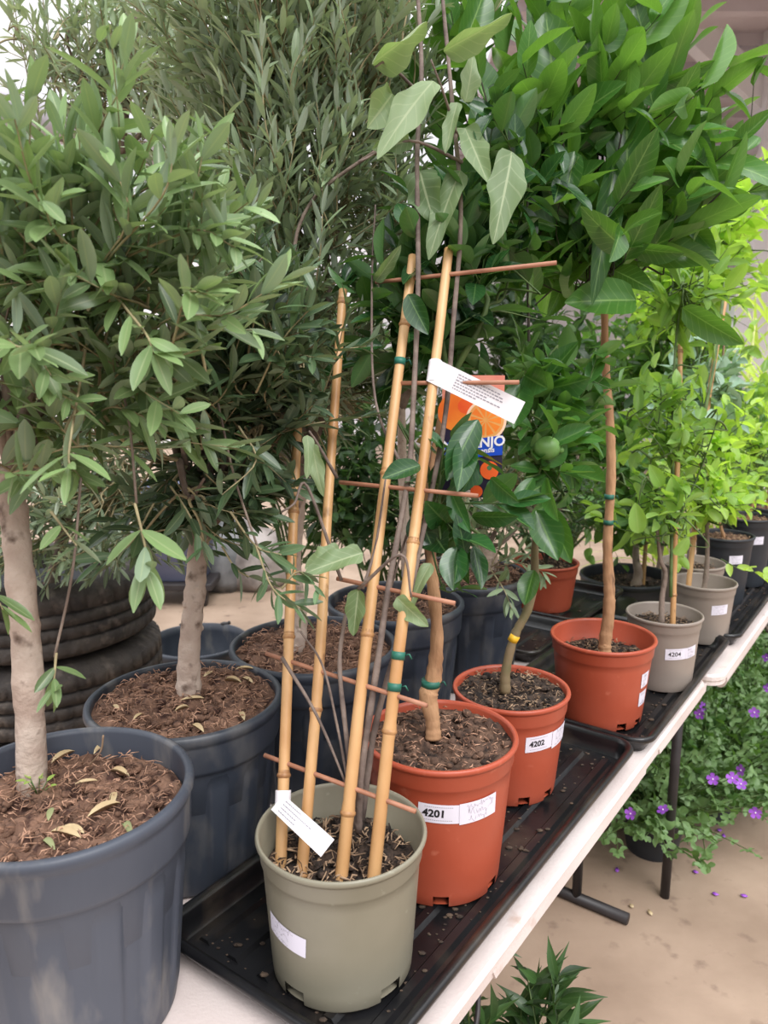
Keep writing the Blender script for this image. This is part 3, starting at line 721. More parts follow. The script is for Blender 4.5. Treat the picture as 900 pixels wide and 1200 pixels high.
# ================================================================== tyres with a tall olive behind them
tc = np.array([-.955,2.03,0])
def tyre(i,label):
    r0=.305+.006*(i%2); z=i*.199; w=.197; mb=MB()
    off=np.array([.012*math.sin(i*2.3),.014*math.cos(i*1.7),0]); c=tc+off
    prof=[(.20,.012),(.235,.002),(.27,.006),(.290,.018),(.298,.026)]
    g=[]; zs=np.linspace(.03,w-.03,5)
    for q,zz in enumerate(zs):
        if q in (0,): g+=[(r0,zz)]
        else: g+=[(r0+.002,zz-.006),(r0-.007,zz-.005),(r0-.007,zz+.002),(r0+.002,zz+.003)] if q<4 else [(r0,zz)]
    nt_=len(prof); prof=prof+g+[(.298,w-.026),(.290,w-.018),(.27,w-.006),(.235,w-.002),(.20,w-.012),(.192,w-.03),(.196,w*.5),(.192,.03)]
    def mod(k,a):
        if k in (nt_-1,nt_-2,nt_+len(g),nt_+len(g)+1): return 1+(.018 if (a*60/(2*PI))%1<.6 else -.004)
        if nt_<=k<nt_+len(g) and ((a*48/(2*PI)+k*.06)%1)<.16: return .982
        return 1
    mb.lathe(prof,(c[0],c[1],z),240,0,mod,None,True)
    o=mb.build('tyre',M['rubber']); recentre(o); tag(o,label,'tyre'); return o
for i,lb in enumerate(('worn car tyre on the floor, bottom of the stack behind the olives','worn car tyre second from the floor in the stack','worn car tyre in the middle of the stack','worn car tyre just under the topmost one in the stack','worn car tyre topmost in the stack, with wide tread grooves')): tyre(i,lb)
cT=tc+np.array([0,0,.001])
r=thing('potted_olive_tree',cT,'tall twiggy olive tree rising out of the tyre stack behind','potted tree')
mb=MB(); mb.lathe([(.001,0),(.15,0),(.185,.93),(.178,.93),(.146,.01),(.001,.01)],cT,48); mb.build('pot',M['black_pot_in'],r)
soil_part(r,cT,.176,.89,M['soil_dark'],M['chip'],60,.008,seed=11)
trunk(r,[cT+np.array([0,0,.8]),P(80,600,2.05),P(130,350,1.95),P(143,170,1.85),P(155,60,1.8),P(170,-20,1.8)],(.02,.017,.014,.011,.009,.007),M['bark_grey'],12,3)
wd=MB(); L=Leaves('olive')
sk=limbs(wd,P(110,440,1.98),[P(30,300,1.9),P(60,480,1.9),P(-20,420,1.95),P(160,560,1.9)],.008)+limbs(wd,P(140,180,1.85),[P(60,90,1.8),P(10,20,1.8),P(220,90,1.8),P(250,20,1.8),P(100,0,1.75),P(200,200,1.8),P(30,180,1.85)],.007)
canopy(L,wd,sk,[(P(150,60,1.8),(.26,.2,.22)),(P(230,130,1.75),(.16,.16,.22))],165,.2,.052,.19,7,up=.7,bright=(.1,1),ang=.75)
canopy(L,wd,sk,[(P(40,60,1.8),(.2,.2,.18)),(P(20,270,1.85),(.14,.15,.2))],22,.2,.052,.19,7,up=.7,bright=(.1,1),ang=.75)
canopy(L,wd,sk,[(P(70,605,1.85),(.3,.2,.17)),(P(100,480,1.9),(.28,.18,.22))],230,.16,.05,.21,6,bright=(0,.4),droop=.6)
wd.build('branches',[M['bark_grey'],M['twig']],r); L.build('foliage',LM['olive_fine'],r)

# ================================================================== olive-grey pot: climber, bamboo trellis, tags
cG=np.array([-.055,.894,PZ]); RG=.1095; hG=.192
kG=math.atan2(-cG[1],-cG[0])
r=thing('potted_climber',cG,'woody climber with felted leaves in the olive-grey pot, tied to the bamboo trellis','potted plant')
pt=nursery_pot(r,cG,RG,hG,PZ,M['olive_grey'],[kG-.72,kG+.72,kG+2.3,kG-2.3],.034,.0035,.84,.02,.34)
rfG=pot_radius(RG,hG,.034,.84)
soil_part(r,cG,RG*.89,PZ+hG-.052,M['soil_dark'],M['chip'],420,.010,seed=21,fl=.016,fr=.0011)
wrapped(r,pt,cG,PZ,rfG,kG-.80,PZ+.092,.066,.028,-.10,lines=3,seed=4,label='white paper label with faint handwriting, slipping round the side')
wd=MB()
A=[(420,975,1.0),(424,900,.99),(442,780,1.0),(455,690,1.02),(478,560,1.06),(484,480,1.08),(490,330,1.11),(489,180,1.12),(494,80,1.13),(488,-30,1.14)]
Bq=[(424,960,1.0),(440,850,1.01),(470,740,1.03),(490,650,1.05),(520,500,1.09),(531,380,1.1),(540,250,1.12),(530,120,1.13),(516,-30,1.15)]
C2=[(420,975,1.0),(408,880,1.0),(398,780,1.02),(405,720,1.03)]
D2=[(412,940,1.0),(395,850,1.0),(378,780,1.0),(352,740,1.0)]
for q,r0 in ((A,.0048),(Bq,.0045),(C2,.004),(D2,.002)):
    p=smoothpath([P(*k) for k in q],8); wd.tube(p,[r0*(1-.35*i/len(p))*(1+.06*math.sin(i*1.7)) for i in range(len(p))],9)
for q in (((478,560,1.06),(440,470,1.12),(436,330,1.15),(440,240,1.15)),((395,560,1.05),(372,520,1.03),(362,505,1.02)),((420,690,1.0),(470,650,.96),(482,700,.97)),((536,160,1.13),(520,110,1.08),(505,70,1.05)),((400,680,1.04),(360,570,1.02),(345,590,1.0),(330,600,1.0)),((492,110,1.12),(455,75,1.05),(440,78,1.03)),((542,190,1.12),(480,165,1.08),(420,190,1.05)),((425,690,1.02),(440,640,1.04),(452,560,1.05)),((505,600,1.07),(480,620,1.1),(455,700,1.1)),((330,770,1.0),(372,840,.99),(410,930,.99))):
    p=smoothpath([P(*k) for k in q],6); wd.tube(p,[.0026*(1-.5*i/len(p)) for i in range(len(p))],6)
wd.build('stems',M['vine'],r)
def big_leaf(root,b,t,W,roll,m,kind='felt',rnd=None,name='leaf',label=None,var=None,nz=None):
    """one large leaf from its base to its tip; roll turns the blade about its length"""
    b=vec(b);t=vec(t); d=t-b; Ln=np.linalg.norm(d); d=d/Ln
    view=nrm(np.array([0,0,CH])-b); s=nrm(np.cross(d,view)); n=nrm(np.cross(s,d)); n=n*math.cos(roll)+s*math.sin(roll)
    L=Leaves(kind); L.add(b,d,n,Ln,W/Ln,rng.rand() if rnd is None else rnd,var)
    return L.build(name,m,root,label)
HL=[((508,95,1.06),(446,160,1.0),.045,.5,.9),((436,75,1.04),(500,25,1.0),.05,.9,.6),((400,650,1.0),(362,662,.96),.040,.3,.5),((425,648,.96),(358,668,.93),.032,.5,.5),((366,520,1.02),(374,578,1.0),.022,.3,.9),((360,510,1.02),(366,556,1.0),.018,-.6,.8),((465,700,1.0),(500,735,.98),.026,.4,.7),((480,165,1.08),(436,175,1.05),.03,.2,.2),((545,150,1.12),(572,215,1.06),.038,-.3,.5),((540,200,1.12),(498,290,1.08),.04,.5,.35),((520,60,1.1),(600,15,1.05),.04,.7,.7),((440,330,1.14),(470,290,1.1),.02,.3,.3),((460,110,1.05),(430,150,1.04),.05,-.3,.7),((492,200,1.12),(505,255,1.1),.055,.2,.1),((545,120,1.12),(560,60,1.1),.03,.4,.8),((505,660,1.06),(468,722,1.02),.024,.6,.8),((420,690,1.0),(414,745,1.0),.026,.2,.2),((600,178,1.08),(585,270,1.02),.05,-.2,.3),((536,120,1.1),(520,175,1.08),.024,.5,.6)]
for b,t,W,ro,rd in HL:
    t=(450+(t[0]-450)+0,t[1],t[2]); big_leaf(r,P(*b),P(*t),W,ro,LM['climber'],'felt',rd)

tr=thing('bamboo_trellis',cG+np.array([-.01,-.03,hG-.06]),'fan-shaped bamboo trellis of four canes and thin crossbars in the olive-grey pot','trellis')
CN=[[(329,1010,1.0),(338,760,1.08),(345,580,1.15),(352,440,1.2)],[(354,1018,.982),(374,780,1.05),(385,580,1.13),(402,340,1.2)],[(400,1028,.965),(424,800,1.0),(452,560,1.07),(484,300,1.14)],[(438,1028,.955),(464,790,.985),(494,560,1.05),(526,292,1.12)]]
cp=[]
for i,q in enumerate(CN):
    mb=MB(); pts=[P(*k) for k in q]; pts[0]=pts[0]+nrm(pts[0]-pts[1])*.03; cane_mesh(mb,pts,.0084 if i>1 else .0078,.0068,.185+.02*i,i+2); cp.append(smoothpath(pts,24)); mb.build('cane',[M['bamboo'],M['bamboo_node']],tr)
def at_y(path,y):
    for a,b in zip(path,path[1:]):
        ya,yb=proj(a)[1],proj(b)[1]
        if (ya-y)*(yb-y)<=0 and ya!=yb: return a+(b-a)*(ya-y)/(ya-yb)
    return path[-1]
for ends,ks in (((310,885),(487,951),),(0,1,2,3)),(((312,766),(500,827)),(0,1,2,3)),(((395,678),(533,707)),(2,3)),(((398,565),(560,581)),(2,3)),(((468,449),(608,448)),(2,3)),(((440,331),(652,308)),(2,3)):
    (x0,y0),(x1,y1)=ends; pts=[]
    for k in ks:
        # where the bar crosses this cane in the photo
        y=y0
        for _ in range(8):
            p=at_y(cp[k],y); x=proj(p)[0]; y=y0+(y1-y0)*(x-x0)/(x1-x0)
        pts.append(p)
    pts=sorted(pts,key=lambda p:proj(p)[0])
    dd=lambda x:(proj(pts[0])[2]+(proj(pts[-1])[2]-proj(pts[0])[2])*(x-proj(pts[0])[0])/(proj(pts[-1])[0]-proj(pts[0])[0]))
    full=[P(x0,y0,min(dd(x0),1.35))]+pts+[P(x1,y1,max(dd(x1),.85))]
    mb=MB(); mb.tube(full,.0031,9); mb.build('crossbar',M['bar'],tr)
tie(tr,at_y(cp[3],805),.0092,cp[3][5]-cp[3][0]); tie(tr,at_y(cp[3],768),.0092,cp[3][5]-cp[3][0]); tie(tr,at_y(cp[2],424),.0085,cp[2][5]-cp[2][0])
# paper tags
def tagstrip(name,b,t,W,label,loop,nl=5,seed=0,fold=.0,lead=.27):
    b=vec(b);t=vec(t);d=t-b;Ln=np.linalg.norm(d);d/=Ln; view=nrm(np.array([0,0,CH])-b); s=nrm(np.cross(view,d)); n=nrm(np.cross(d,s)); 
    if np.dot(n,view)<0: n=-n
    r=thing(name,b,label,'tag'); mb=MB()
    nx=14
    def Q(x,y,e=0): return b+d*x*Ln+s*y*W+n*(.004*math.sin(x*3)+e)
    vs=[Q(i/nx,j-.5) for i in range(nx+1) for j in (0,1)]; vs2=[Q(i/nx,j-.5,-.0005) for i in range(nx+1) for j in (0,1)]
    k=len(vs); fs=[(2*i,2*i+2,2*i+3,2*i+1) for i in range(nx)]; fs2=[(k+2*i,k+2*i+1,k+2*i+3,k+2*i+2) for i in range(nx)]
    rim=[(0,1,k+1,k),(2*nx,k+2*nx,k+2*nx+1,2*nx+1)]+[(2*i,k+2*i,k+2*i+2,2*i+2) for i in range(nx)]+[(2*i+1,2*i+3,k+2*i+3,k+2*i+1) for i in range(nx)]
    mb.add(vs+vs2,fs+fs2+rim,0,False)
    # the lines of small print
    rr=np.random.RandomState(seed); up=-1 if np.dot(s,UP)<0 else 1
    for li in range(nl):
        y=up*(.32-.6*li/(nl-1)); x=lead; xe=lead+.25+.4*rr.rand()
        while x<min(xe,.92):
            x2=x+.012+.03*rr.rand(); hh=.022
            mb.add([Q(x,y-hh,.0005),Q(x2,y-hh,.0005),Q(x2,y+hh,.0005),Q(x,y+hh,.0005)],[(0,1,2,3)],1,False); x=x2+.009
    mb.build('paper',[M['paper'],M['ink_pale']],r)
    l=MB(); lp,lr,ld=loop; lp=vec(lp); ld=nrm(ld); u=nrm(np.cross(ld,[1,0,0])); w2=np.cross(ld,u); vs=[]
    for i in range(25):
        a=2*PI*i/24
        for hh in (-W*.5,W*.5): vs.append(lp+(u*math.cos(a)+w2*math.sin(a))*lr+ld*hh)
    l.add(vs,[(2*i,2*i+2,2*i+3,2*i+1) for i in range(24)],0,True); l.build('loop',M['paper'],r)
    return r
p4=at_y(cp[3],436); tagstrip('paper_tag',p4+np.array([-.004,-.013,.003]),P(609,484,1.05),.033,'white printed paper tag looped high on the right bamboo cane above the orange card',(p4,.0095,cp[3][40]-cp[3][36]),6,3)
p1=at_y(cp[0],937); tagstrip('paper_tag',p1+np.array([-.006,-.012,.004]),P(384,994,.90),.024,'white printed paper tag looped low on the leftmost bamboo cane over the olive-grey pot',(p1,.0105,cp[0][10]-cp[0][0]),4,5,lead=.12)

# ================================================================== terracotta pots 4201, 4202, 4203
def terra(c,R,h,label,notches,soilm,drop,name='potted_citrus_tree',cat='potted tree',m='terra',band=.036,seed=0,rbr=.8,lip=.006):
    r=thing(name,c,label,cat); pt=nursery_pot(r,c,R,h,c[2],M[m],notches,band,lip,rbr,.018,.24)
    soil_part(r,c,R*.93 if drop<band-.006 else R*.885,c[2]+h-drop,M[soilm],M['chip'] if soilm!='soil_peat' else M['soil_fibre'],380,.009,seed=seed,fl=.010,fr=.0008)
    return r,pt
c=np.array([.085,1.082,PZ]); R=.1175; h=.228; k=facing(c); rf=pot_radius(R,h,.036,.8)
r,pt=terra(c,R,h,'citrus tree with a bulging graft in terracotta pot 4201',[k+.05,k+1.05,k-1.3,k+2.4],'soil_peat',.014,seed=31)
wrapped(r,pt,c,PZ,rf,k+.03,PZ+.158,.066,.030,-.05,'4201',.0165,seed=1,ox=-.010,noff=.0006)
wrapped(r,pt,c,PZ,rf,k+.56,PZ+.158,.062,.034,.05,lines=3,seed=8,ox=.004,base=.0016)
trunk(r,[P(508,866,1.165),P(507,845,1.165),P(502,815,1.165),P(508,795,1.165),P(512,740,1.165),P(506,670,1.17),P(503,610,1.18),P(508,540,1.2),P(530,430,1.24)],(.0125,.011,.0145,.012,.0098,.0092,.009,.007,.005),M['bark_brown'],14,2,seed=4)
tie(r,P(505,800,1.165),.0148)
wd=MB(); L=Leaves('citrus')
sk=limbs(wd,P(506,600,1.18),[P(480,520,1.12),P(540,540,1.1),P(560,600,1.1),P(570,640,1.1)],.005)+limbs(wd,P(525,450,1.23),[P(500,380,1.25),P(560,360,1.25),P(600,300,1.3),P(470,420,1.25),P(580,440,1.3),P(540,260,1.3),P(620,200,1.3)],.006)
canopy(L,wd,sk,[((.10,1.27,1.63),(.14,.12,.13)),((.02,1.28,1.56),(.08,.1,.08)),((.16,1.32,1.80),(.12,.1,.12))],74,.15,.075,.46,4,opp=False,ang=1.1,bright=(0,.8),shell=.45)
def S2(pts,n,l=.07,br=(.2,.9),W=.46): shoot(L,wd,[P(*p) for p in pts],.0018,l,W,n,.15,1.1,br,False)
S2([(505,600,1.17),(530,620,1.08),(545,650,1.05)],6); S2([(503,610,1.17),(515,560,1.08),(520,520,1.06)],5); S2([(505,590,1.18),(560,590,1.12),(600,590,1.1)],5)
S2([(505,640,1.17),(520,690,1.1),(540,690,1.08)],3,.05); S2([(505,560,1.19),(530,520,1.12),(560,540,1.1)],5)
def HLf(L,b,t,W,roll,rd,var=0):
    b=P(*b);t=P(*t);d=t-b;Ln=np.linalg.norm(d);d/=Ln; view=nrm(np.array([0,0,CH])-b); s=nrm(np.cross(d,view)); n=nrm(np.cross(s,d)); n=n*math.cos(roll)+s*math.sin(roll)
    L.add(b,d,n,Ln,W/Ln,rd,var)
for q in (((560,492,1.06),(524,560,1.02),.040,.2,.45),((548,512,1.06),(538,572,1.0),.034,-.2,.5),((536,640,1.05),(530,690,1.02),.040,.3,.75),((555,640,1.07),(566,688,1.03),.026,-.6,.3),((528,575,1.08),(548,622,1.03),.028,.4,.95),((575,560,1.05),(606,590,1.02),.030,.7,.7),((553,605,1.08),(605,608,1.03),.028,.6,.35),((492,545,1.02),(450,558,.98),.030,.5,.45),((505,620,1.12),(520,645,1.05),.05,.2,.2),((490,600,1.1),(505,640,1.08),.05,.3,.25),((478,345,1.1),(500,390,1.07),.034,.2,.35),((505,330,1.22),(470,330,1.18),.05,.3,.3)): HLf(L,*q)
wd.build('branches',M['twig_green'],r); L.build('foliage',LM['citrus_dark'],r)
rC=r
# printed picture card
def plant_card(cpx,d,w,h,label):
    o=P(*cpx,d); yaw=-.25; ex=np.array([math.cos(yaw),math.sin(yaw),0]); ez=nrm(np.array([.04,.02,1])); ez=nrm(ez-ex*np.dot(ez,ex)); ey=np.cross(ez,ex)
    r=thing('picture_card',o-ez*h/2,label,'card')
    Q=lambda x,z,e=0: o+ex*x*w+ez*z*h-ey*e
    def poly(mb,pts,e,mi=0,th=None): 
        mb.add([Q(x,z,e) for x,z in pts],[tuple(range(len(pts)))],mi,False)
    mb=MB(); mb.box((-.5,-.5,0),(.5,.5,1),0,lambda p: tuple(Q(p[0],p[1],-.0008*(1-p[2])))); mb.build('card_board',M['card_dark'],r)
    disc=lambda cx,cz,R,n=28,sx=1: [(cx+R*sx*math.cos(2*PI*i/n)/w*w, cz+R*math.sin(2*PI*i/n)*w/h) for i in range(n)]
    mb=MB(); mats=['card_pink','orange','orange_rim','orange_flesh','card_blue','orange_red','card_green','white_plastic']; mm=[M[k] for k in mats]
    poly(mb,[(-.5,.18),(.5,.18),(.5,.5),(-.5,.5)],.0003,0); poly(mb,disc(.05,.30,.3),.0005,1); poly(mb,disc(-.28,.20,.3,28,.95),.0007,1); poly(mb,disc(-.12,.25,.12),.0008,5)
    poly(mb,disc(.22,.14,.33),.0009,2); poly(mb,disc(.22,.14,.29),.0011,3)
    for i in range(10):
        a=2*PI*i/10; poly(mb,[(.22+.03*math.cos(a),.14+.03*math.sin(a)*w/h),(.22+.25*math.cos(a-.24),.14+.25*math.sin(a-.24)*w/h),(.22+.25*math.cos(a+.24),.14+.25*math.sin(a+.24)*w/h)],.0012,1)
    poly(mb,[(-.5,-.20),(.5,-.14),(.5,.02),(-.5,-.06)],.0014,4)
    for q in ((.3,-.27,.15,5),(.0,-.28,.09,5),(-.2,-.33,.14,1),(-.15,-.42,.12,5),(-.35,-.25,.1,1),(.1,-.45,.1,5)): poly(mb,disc(*q[:3]),.0014,q[3])
    for q in ((.3,-.25,.04),(.1,-.35,.1),(.36,-.4,.1),(-.02,-.38,.07)): poly(mb,disc(*q),.0016,6)
    poly(mb,[(-.12,-.5),(.0,-.5),(.0,-.44),(-.12,-.44)],.0017,7)
    mb.build('printed_picture',mm,r)
    mb=MB()
    for body,sz,x,z,off in (('NARANJO',.021,.03,-.055,.0006),('Citrus sinensis',.011,.03,-.12,.0002)):
        tv,tf=text_mesh(body,sz,off); mb.add([Q(x+a/w,z+.06*(a/w)+b/h,.002) for a,b in tv],tf,0,False)
    mb.build('lettering',M['orange_rim'] if False else M['paper'],r)
    return r
plant_card((553,512),1.17,.094,.185,'picture card of oranges with a blue band hanging in the citrus tree behind the trellis')

c=np.array([.235,1.332,PZ]); R=.107; h=.192; k=facing(c); rf=pot_radius(R,h,.036,.8)
r,pt=terra(c,R,h,'young citrus tree with a crooked stem in terracotta pot 4202',[k+.35,k+1.0,k-1.1,k+2.4],'soil_dark',.014,seed=32)
wrapped(r,pt,c,PZ,rf,k+.58,PZ+.125,.056,.030,.02,'4202',.015,seed=1,ox=-.006,noff=.0005)
wrapped(r,pt,c,PZ,rf,k+1.12,PZ+.125,.05,.034,.06,lines=3,seed=12,base=.0016)
trunk(r,[P(592,812,1.40),P(593,785,1.40),P(603,745,1.40),P(618,715,1.40),P(626,680,1.40),P(627,640,1.40),P(632,600,1.41),P(634,560,1.42)],(.0098,.0088,.008,.0082,.0078,.0065,.0062,.005),M['bark_green'],14,2,seed=5)
mb=MB(); q=P(602,748,1.40); mb.tube([q+np.array([-.003,0,-.006]),q+np.array([.003,0,.006])],[.0092,.0092],14); mb.build('tie',mat('yellow_tie',(224,176,40),rough=.5),r,'yellow tie')
wd=MB(); L=Leaves('citrus')
sk=limbs(wd,P(634,565,1.42),[P(620,500,1.38),P(660,480,1.4),P(640,440,1.42),P(670,540,1.4),P(610,560,1.35)],.004)
canopy(L,wd,sk,[(P(640,520,1.4),(.075,.07,.11)),(P(650,450,1.42),(.08,.08,.07))],40,.12,.068,.47,4,opp=False,ang=1.1,bright=(.2,1))
for q in (((628,598,1.36),(654,655,1.32),.058,-.2,.35),((640,590,1.36),(668,660,1.34),.05,.2,.4),((626,668,1.38),(614,708,1.36),.04,.3,.35),((610,450,1.33),(602,500,1.3),.055,.1,.6),((640,470,1.36),(690,490,1.33),.038,.8,.9),((645,455,1.36),(692,445,1.33),.05,.6,.4),((640,560,1.36),(650,610,1.3),.035,.9,1.),((635,545,1.36),(665,520,1.34),.04,.5,.9),((625,560,1.34),(600,600,1.3),.03,.3,.5),((615,440,1.33),(640,455,1.3),.06,.2,.4)): HLf(L,*q)
wd.build('branches',M['twig_green'],r); L.build('foliage',LM['citrus'],r)
mb=MB(); q=P(641,525,1.35); mb.sphere(q,.021,0,18,12,(1.15,1,1)); mb.sphere(q+np.array([.024,-.003,-.003]),.006,0,10,8); mb.build('fruit',M['lime'],r,'unripe green citrus fruit')

c=np.array([.486,1.62,PZ]); R=.114; h=.188; k=facing(c); rf=pot_radius(R,h,.036,.8)
r,pt=terra(c,R,h,'tall broad-leaved tree with a bare stem in terracotta pot 4203',[k+.55,k+1.1,k-1.1,k+2.4],'soil_dark',.050,name='potted_tree',seed=33)
wrapped(r,pt,c,PZ,rf,k+1.10,PZ+.112,.03,.034,.1,lines=3,seed=3); wrapped(r,pt,c,PZ,rf,k+1.12,PZ+.068,.03,.034,.1,lines=2,seed=5)
trunk(r,[P(709,768,1.72),P(709,752,1.72),P(713,722,1.72),P(714,690,1.72),P(712,640,1.72),P(716,560,1.71),P(715,500,1.70),P(709,420,1.70),P(708,360,1.68),P(700,250,1.64),P(690,120,1.6)],(.0155,.0135,.013,.0125,.0105,.0105,.0098,.0085,.0075,.006,.004),M['bark_brown'],14,3,seed=6)
tie(r,P(714,582,1.71),.0112); tie(r,P(713,612,1.715),.0112)
wd=MB(); L=Leaves('ovate')
tg=[(560,60),(600,-10),(640,60),(690,-20),(740,60),(780,110),(800,180),(760,240),(640,180),(590,220),(700,130),(570,140),(720,300),(660,290)]
sk=limbs(wd,P(706,350,1.68),[P(x,y,1.5+.25*rng.rand()) for x,y in tg],.0062)
canopy(L,wd,sk,[((.36,1.6,1.98),(.25,.15,.22)),((.36,1.58,1.76),(.19,.14,.11)),((.58,1.66,1.84),(.13,.13,.14))],88,.24,.118,.40,5,up=.7,opp=False,ang=.9,bright=(.0,1),shell=.45,facing=.25)
def S3(pts,n,l=.125,br=(.2,.9)): shoot(L,wd,[P(*p) for p in pts],.003,l,.37,n,.1,1.0,br,False,facing=.4)
S3([(690,330,1.55),(720,200,1.42),(740,90,1.38)],7); S3([(700,300,1.55),(760,160,1.45),(800,60,1.42)],6); S3([(620,400,1.4),(618,250,1.35),(624,60,1.33)],8); S3([(640,340,1.5),(590,190,1.35),(560,80,1.3)],7)
S3([(690,300,1.5),(660,170,1.38),(650,40,1.35)],7); S3([(760,300,1.5),(800,270,1.45),(850,235,1.42)],5)
wd.tube(smoothpath([P(740,330,1.55),P(800,270,1.5),P(845,225,1.48),P(882,190,1.46)],6),[.003*(1-.03*i) for i in range(19)],6); shoot(L,wd,[P(845,225,1.48),P(875,170,1.44),P(885,80,1.42)],.002,.06,.42,4,.1,1.0,(.5,1),False)
for q in (((745,352,1.45),(668,350,1.38),.078,.5,.75),((680,285,1.45),(610,165,1.4),.05,.5,.5),((735,235,1.42),(735,85,1.4),.078,.1,.45),((716,180,1.42),(665,130,1.38),.045,.6,.7),((765,125,1.42),(748,28,1.38),.07,.2,.5),((720,190,1.4),(700,350,1.36),.05,-.3,.25),((760,200,1.42),(840,205,1.4),.05,.7,.55),((740,290,1.42),(800,300,1.38),.045,.6,.3),((800,360,1.5),(868,405,1.45),.055,.4,.4),((815,160,1.42),(838,215,1.38),.035,.3,.8),((640,0,1.3),(670,-40,1.3),.07,0,.5),((650,110,1.32),(640,10,1.3),.085,.1,.5),((700,60,1.36),(728,10,1.34),.06,.4,.6),((540,60,1.3),(575,-20,1.3),.06,.4,.6),((690,235,1.42),(662,170,1.38),.05,.6,.8),((575,200,1.3),(560,110,1.28),.06,.2,.2),((625,220,1.33),(555,170,1.3),.07,.1,.2),((770,100,1.42),(840,75,1.4),.04,.7,.5)): HLf(L,*q)
wd.build('branches',M['twig_dark'],r); L.build('foliage',LM['broad'],r)
big_leaf(r,P(612,165,1.34),P(620,205,1.33),.02,.2,mat('yellowing_leaf',(206,168,40),rough=.45),'ovate',label='yellowing leaf')

# ================================================================== taupe pots on the right
def slim(al,pp,R,h,label,m,notch,soilm,drop,lab,name='potted_shrub',cat='potted plant',zb=None,rbr=.82,lip=.0035,num=None,seed=0,aoff=.3,lw=.05,zfrac=.55):
    c=T(al,pp,zb or PZ); r,pt=terra(c,R,h,label,notch,soilm,drop,name,cat,m,.03,seed,rbr,lip); k=facing(c); rf=pot_radius(R,h,.03,rbr)
    if lab: wrapped(r,pt,c,c[2],rf,k+aoff,c[2]+h*zfrac,lw,.028,.04,num,.0155,lines=0 if num else 3,seed=seed,ox=-.004 if num else 0,noff=.0002,label=None)
    return r,pt,c,k,rf
r,pt,c,k,rf=slim(.204,-.099,.090,.178,'light green shrub with a bamboo cane in taupe pot 4204, its label facing out','taupe',[],'soil_dark',.035,True,num='4204',seed=41,aoff=.42,lw=.052,zfrac=.56)
wrapped(r,pt,c,PZ,rf,k+.93,PZ+.102,.034,.028,.1,lines=3,seed=2,base=.0015)
mb=MB(); mb.box((-.014,-.006,0),(.014,.006,.001),0,lambda p:(P(762,722,1.86)[0]+p[0],P(762,722,1.86)[1]+p[1],PZ+.155+p[2])); mb.build('paper_scrap',M['paper'],r)
trunk(r,[P(775,730,1.86),P(776,700,1.86),P(780,672,1.86),P(774,655,1.86),P(770,620,1.85)],(.0075,.0065,.006,.005,.004),M['bark_grey'],10,2,seed=3)
mb=MB(); cane_mesh(mb,[P(789,730,1.85)-UP*.03,P(792,600,1.87),P(796,480,1.89),P(798,360,1.92)],.0068,.0058,.2,4); mb.build('cane',[M['bamboo'],M['bamboo_node']],r)
tie(r,P(793,495,1.885),.0076)
wd=MB(); L=Leaves('ovate')
wd.tube(smoothpath([P(786,700,1.85),P(788,560,1.87),P(790,430,1.89),P(800,330,1.9)],6),[.0042]*10+[.003]*9,7)
sk=[P(788,600,1.87),P(789,520,1.87),P(790,440,1.89),P(798,340,1.9)]+limbs(wd,P(788,620,1.86),[P(740,590,1.8),P(720,560,1.82),P(830,570,1.85),P(760,650,1.8),P(810,640,1.8),P(740,480,1.85),P(840,480,1.85)],.003)
canopy(L,wd,sk,[(P(765,600,1.85),(.13,.1,.09)),(P(790,500,1.88),(.12,.1,.14))],60,.13,.05,.56,4,up=.2,opp=False,ang=1.1,bright=(.2,1))
canopy(L,wd,sk,[(P(800,340,1.9),(.12,.1,.12))],34,.14,.07,.42,4,up=.4,opp=False,ang=1.1,bright=(.1,.8))
for q in (((790,600,1.78),(788,560,1.74),.042,.2,1.),((775,570,1.78),(762,545,1.76),.034,.2,.7),((748,625,1.75),(745,590,1.73),.04,.1,.8),((790,650,1.76),(808,630,1.74),.03,.5,1.)): HLf(L,*q)
wd.build('branches',M['twig_green'],r); L.build('foliage',LM['lime'],r)

r,pt,c,k,rf=slim(.594,-.098,.088,.168,'lime-leaved shrub with a cane in the taupe pot directly past pot 4204','taupe',[],'soil_dark',.055,True,seed=42,aoff=.62,lw=.05,zfrac=.62)
trunk(r,[P(825,692,2.2),P(828,668,2.2),P(829,640,2.2),P(828,600,2.2)],(.008,.0068,.006,.005),M['bark_grey'],10,2,seed=8)
mb=MB(); cane_mesh(mb,[P(806,692,2.22)-UP*.02,P(815,610,2.24),P(830,470,2.28),P(851,345,2.32)],.0078,.0066,.2,5); mb.build('cane',[M['bamboo'],M['bamboo_node']],r)
wd=MB(); L=Leaves('ovate'); wd.tube(smoothpath([P(828,620,2.2),P(822,520,2.22),P(838,420,2.26),P(850,330,2.3)],6),.0045,7)
sk=[P(828,600,2.2),P(822,520,2.22),P(838,420,2.26),P(850,330,2.3)]+limbs(wd,P(828,610,2.2),[P(800,560,2.1),P(870,560,2.1),P(860,620,2.1),P(790,640,2.1),P(850,500,2.2)],.003)
canopy(L,wd,sk,[(P(840,580,2.15),(.13,.1,.1)),(P(830,520,2.2),(.12,.1,.1))],62,.13,.05,.55,4,up=.2,opp=False,ang=1.1,bright=(.3,1))
shoot(L,wd,[P(845,655,2.05),P(870,668,1.98),P(900,672,1.95)],.0015,.045,.5,5,.1,1.0,(.7,1),False); shoot(L,wd,[P(800,620,2.05),P(790,645,1.98),P(800,660,1.96)],.0015,.045,.5,4,.1,1.0,(.7,1),False)
wd.build('branches',M['twig_green'],r); L.build('foliage',LM['bright'],r)
r,pt,c,k,rf=slim(.811,-.185,.098,.165,'blue-green leaved shrub in the taupe pot half hidden behind the lime-leaved shrub','taupe',[],'soil_dark',.03,False,seed=43)
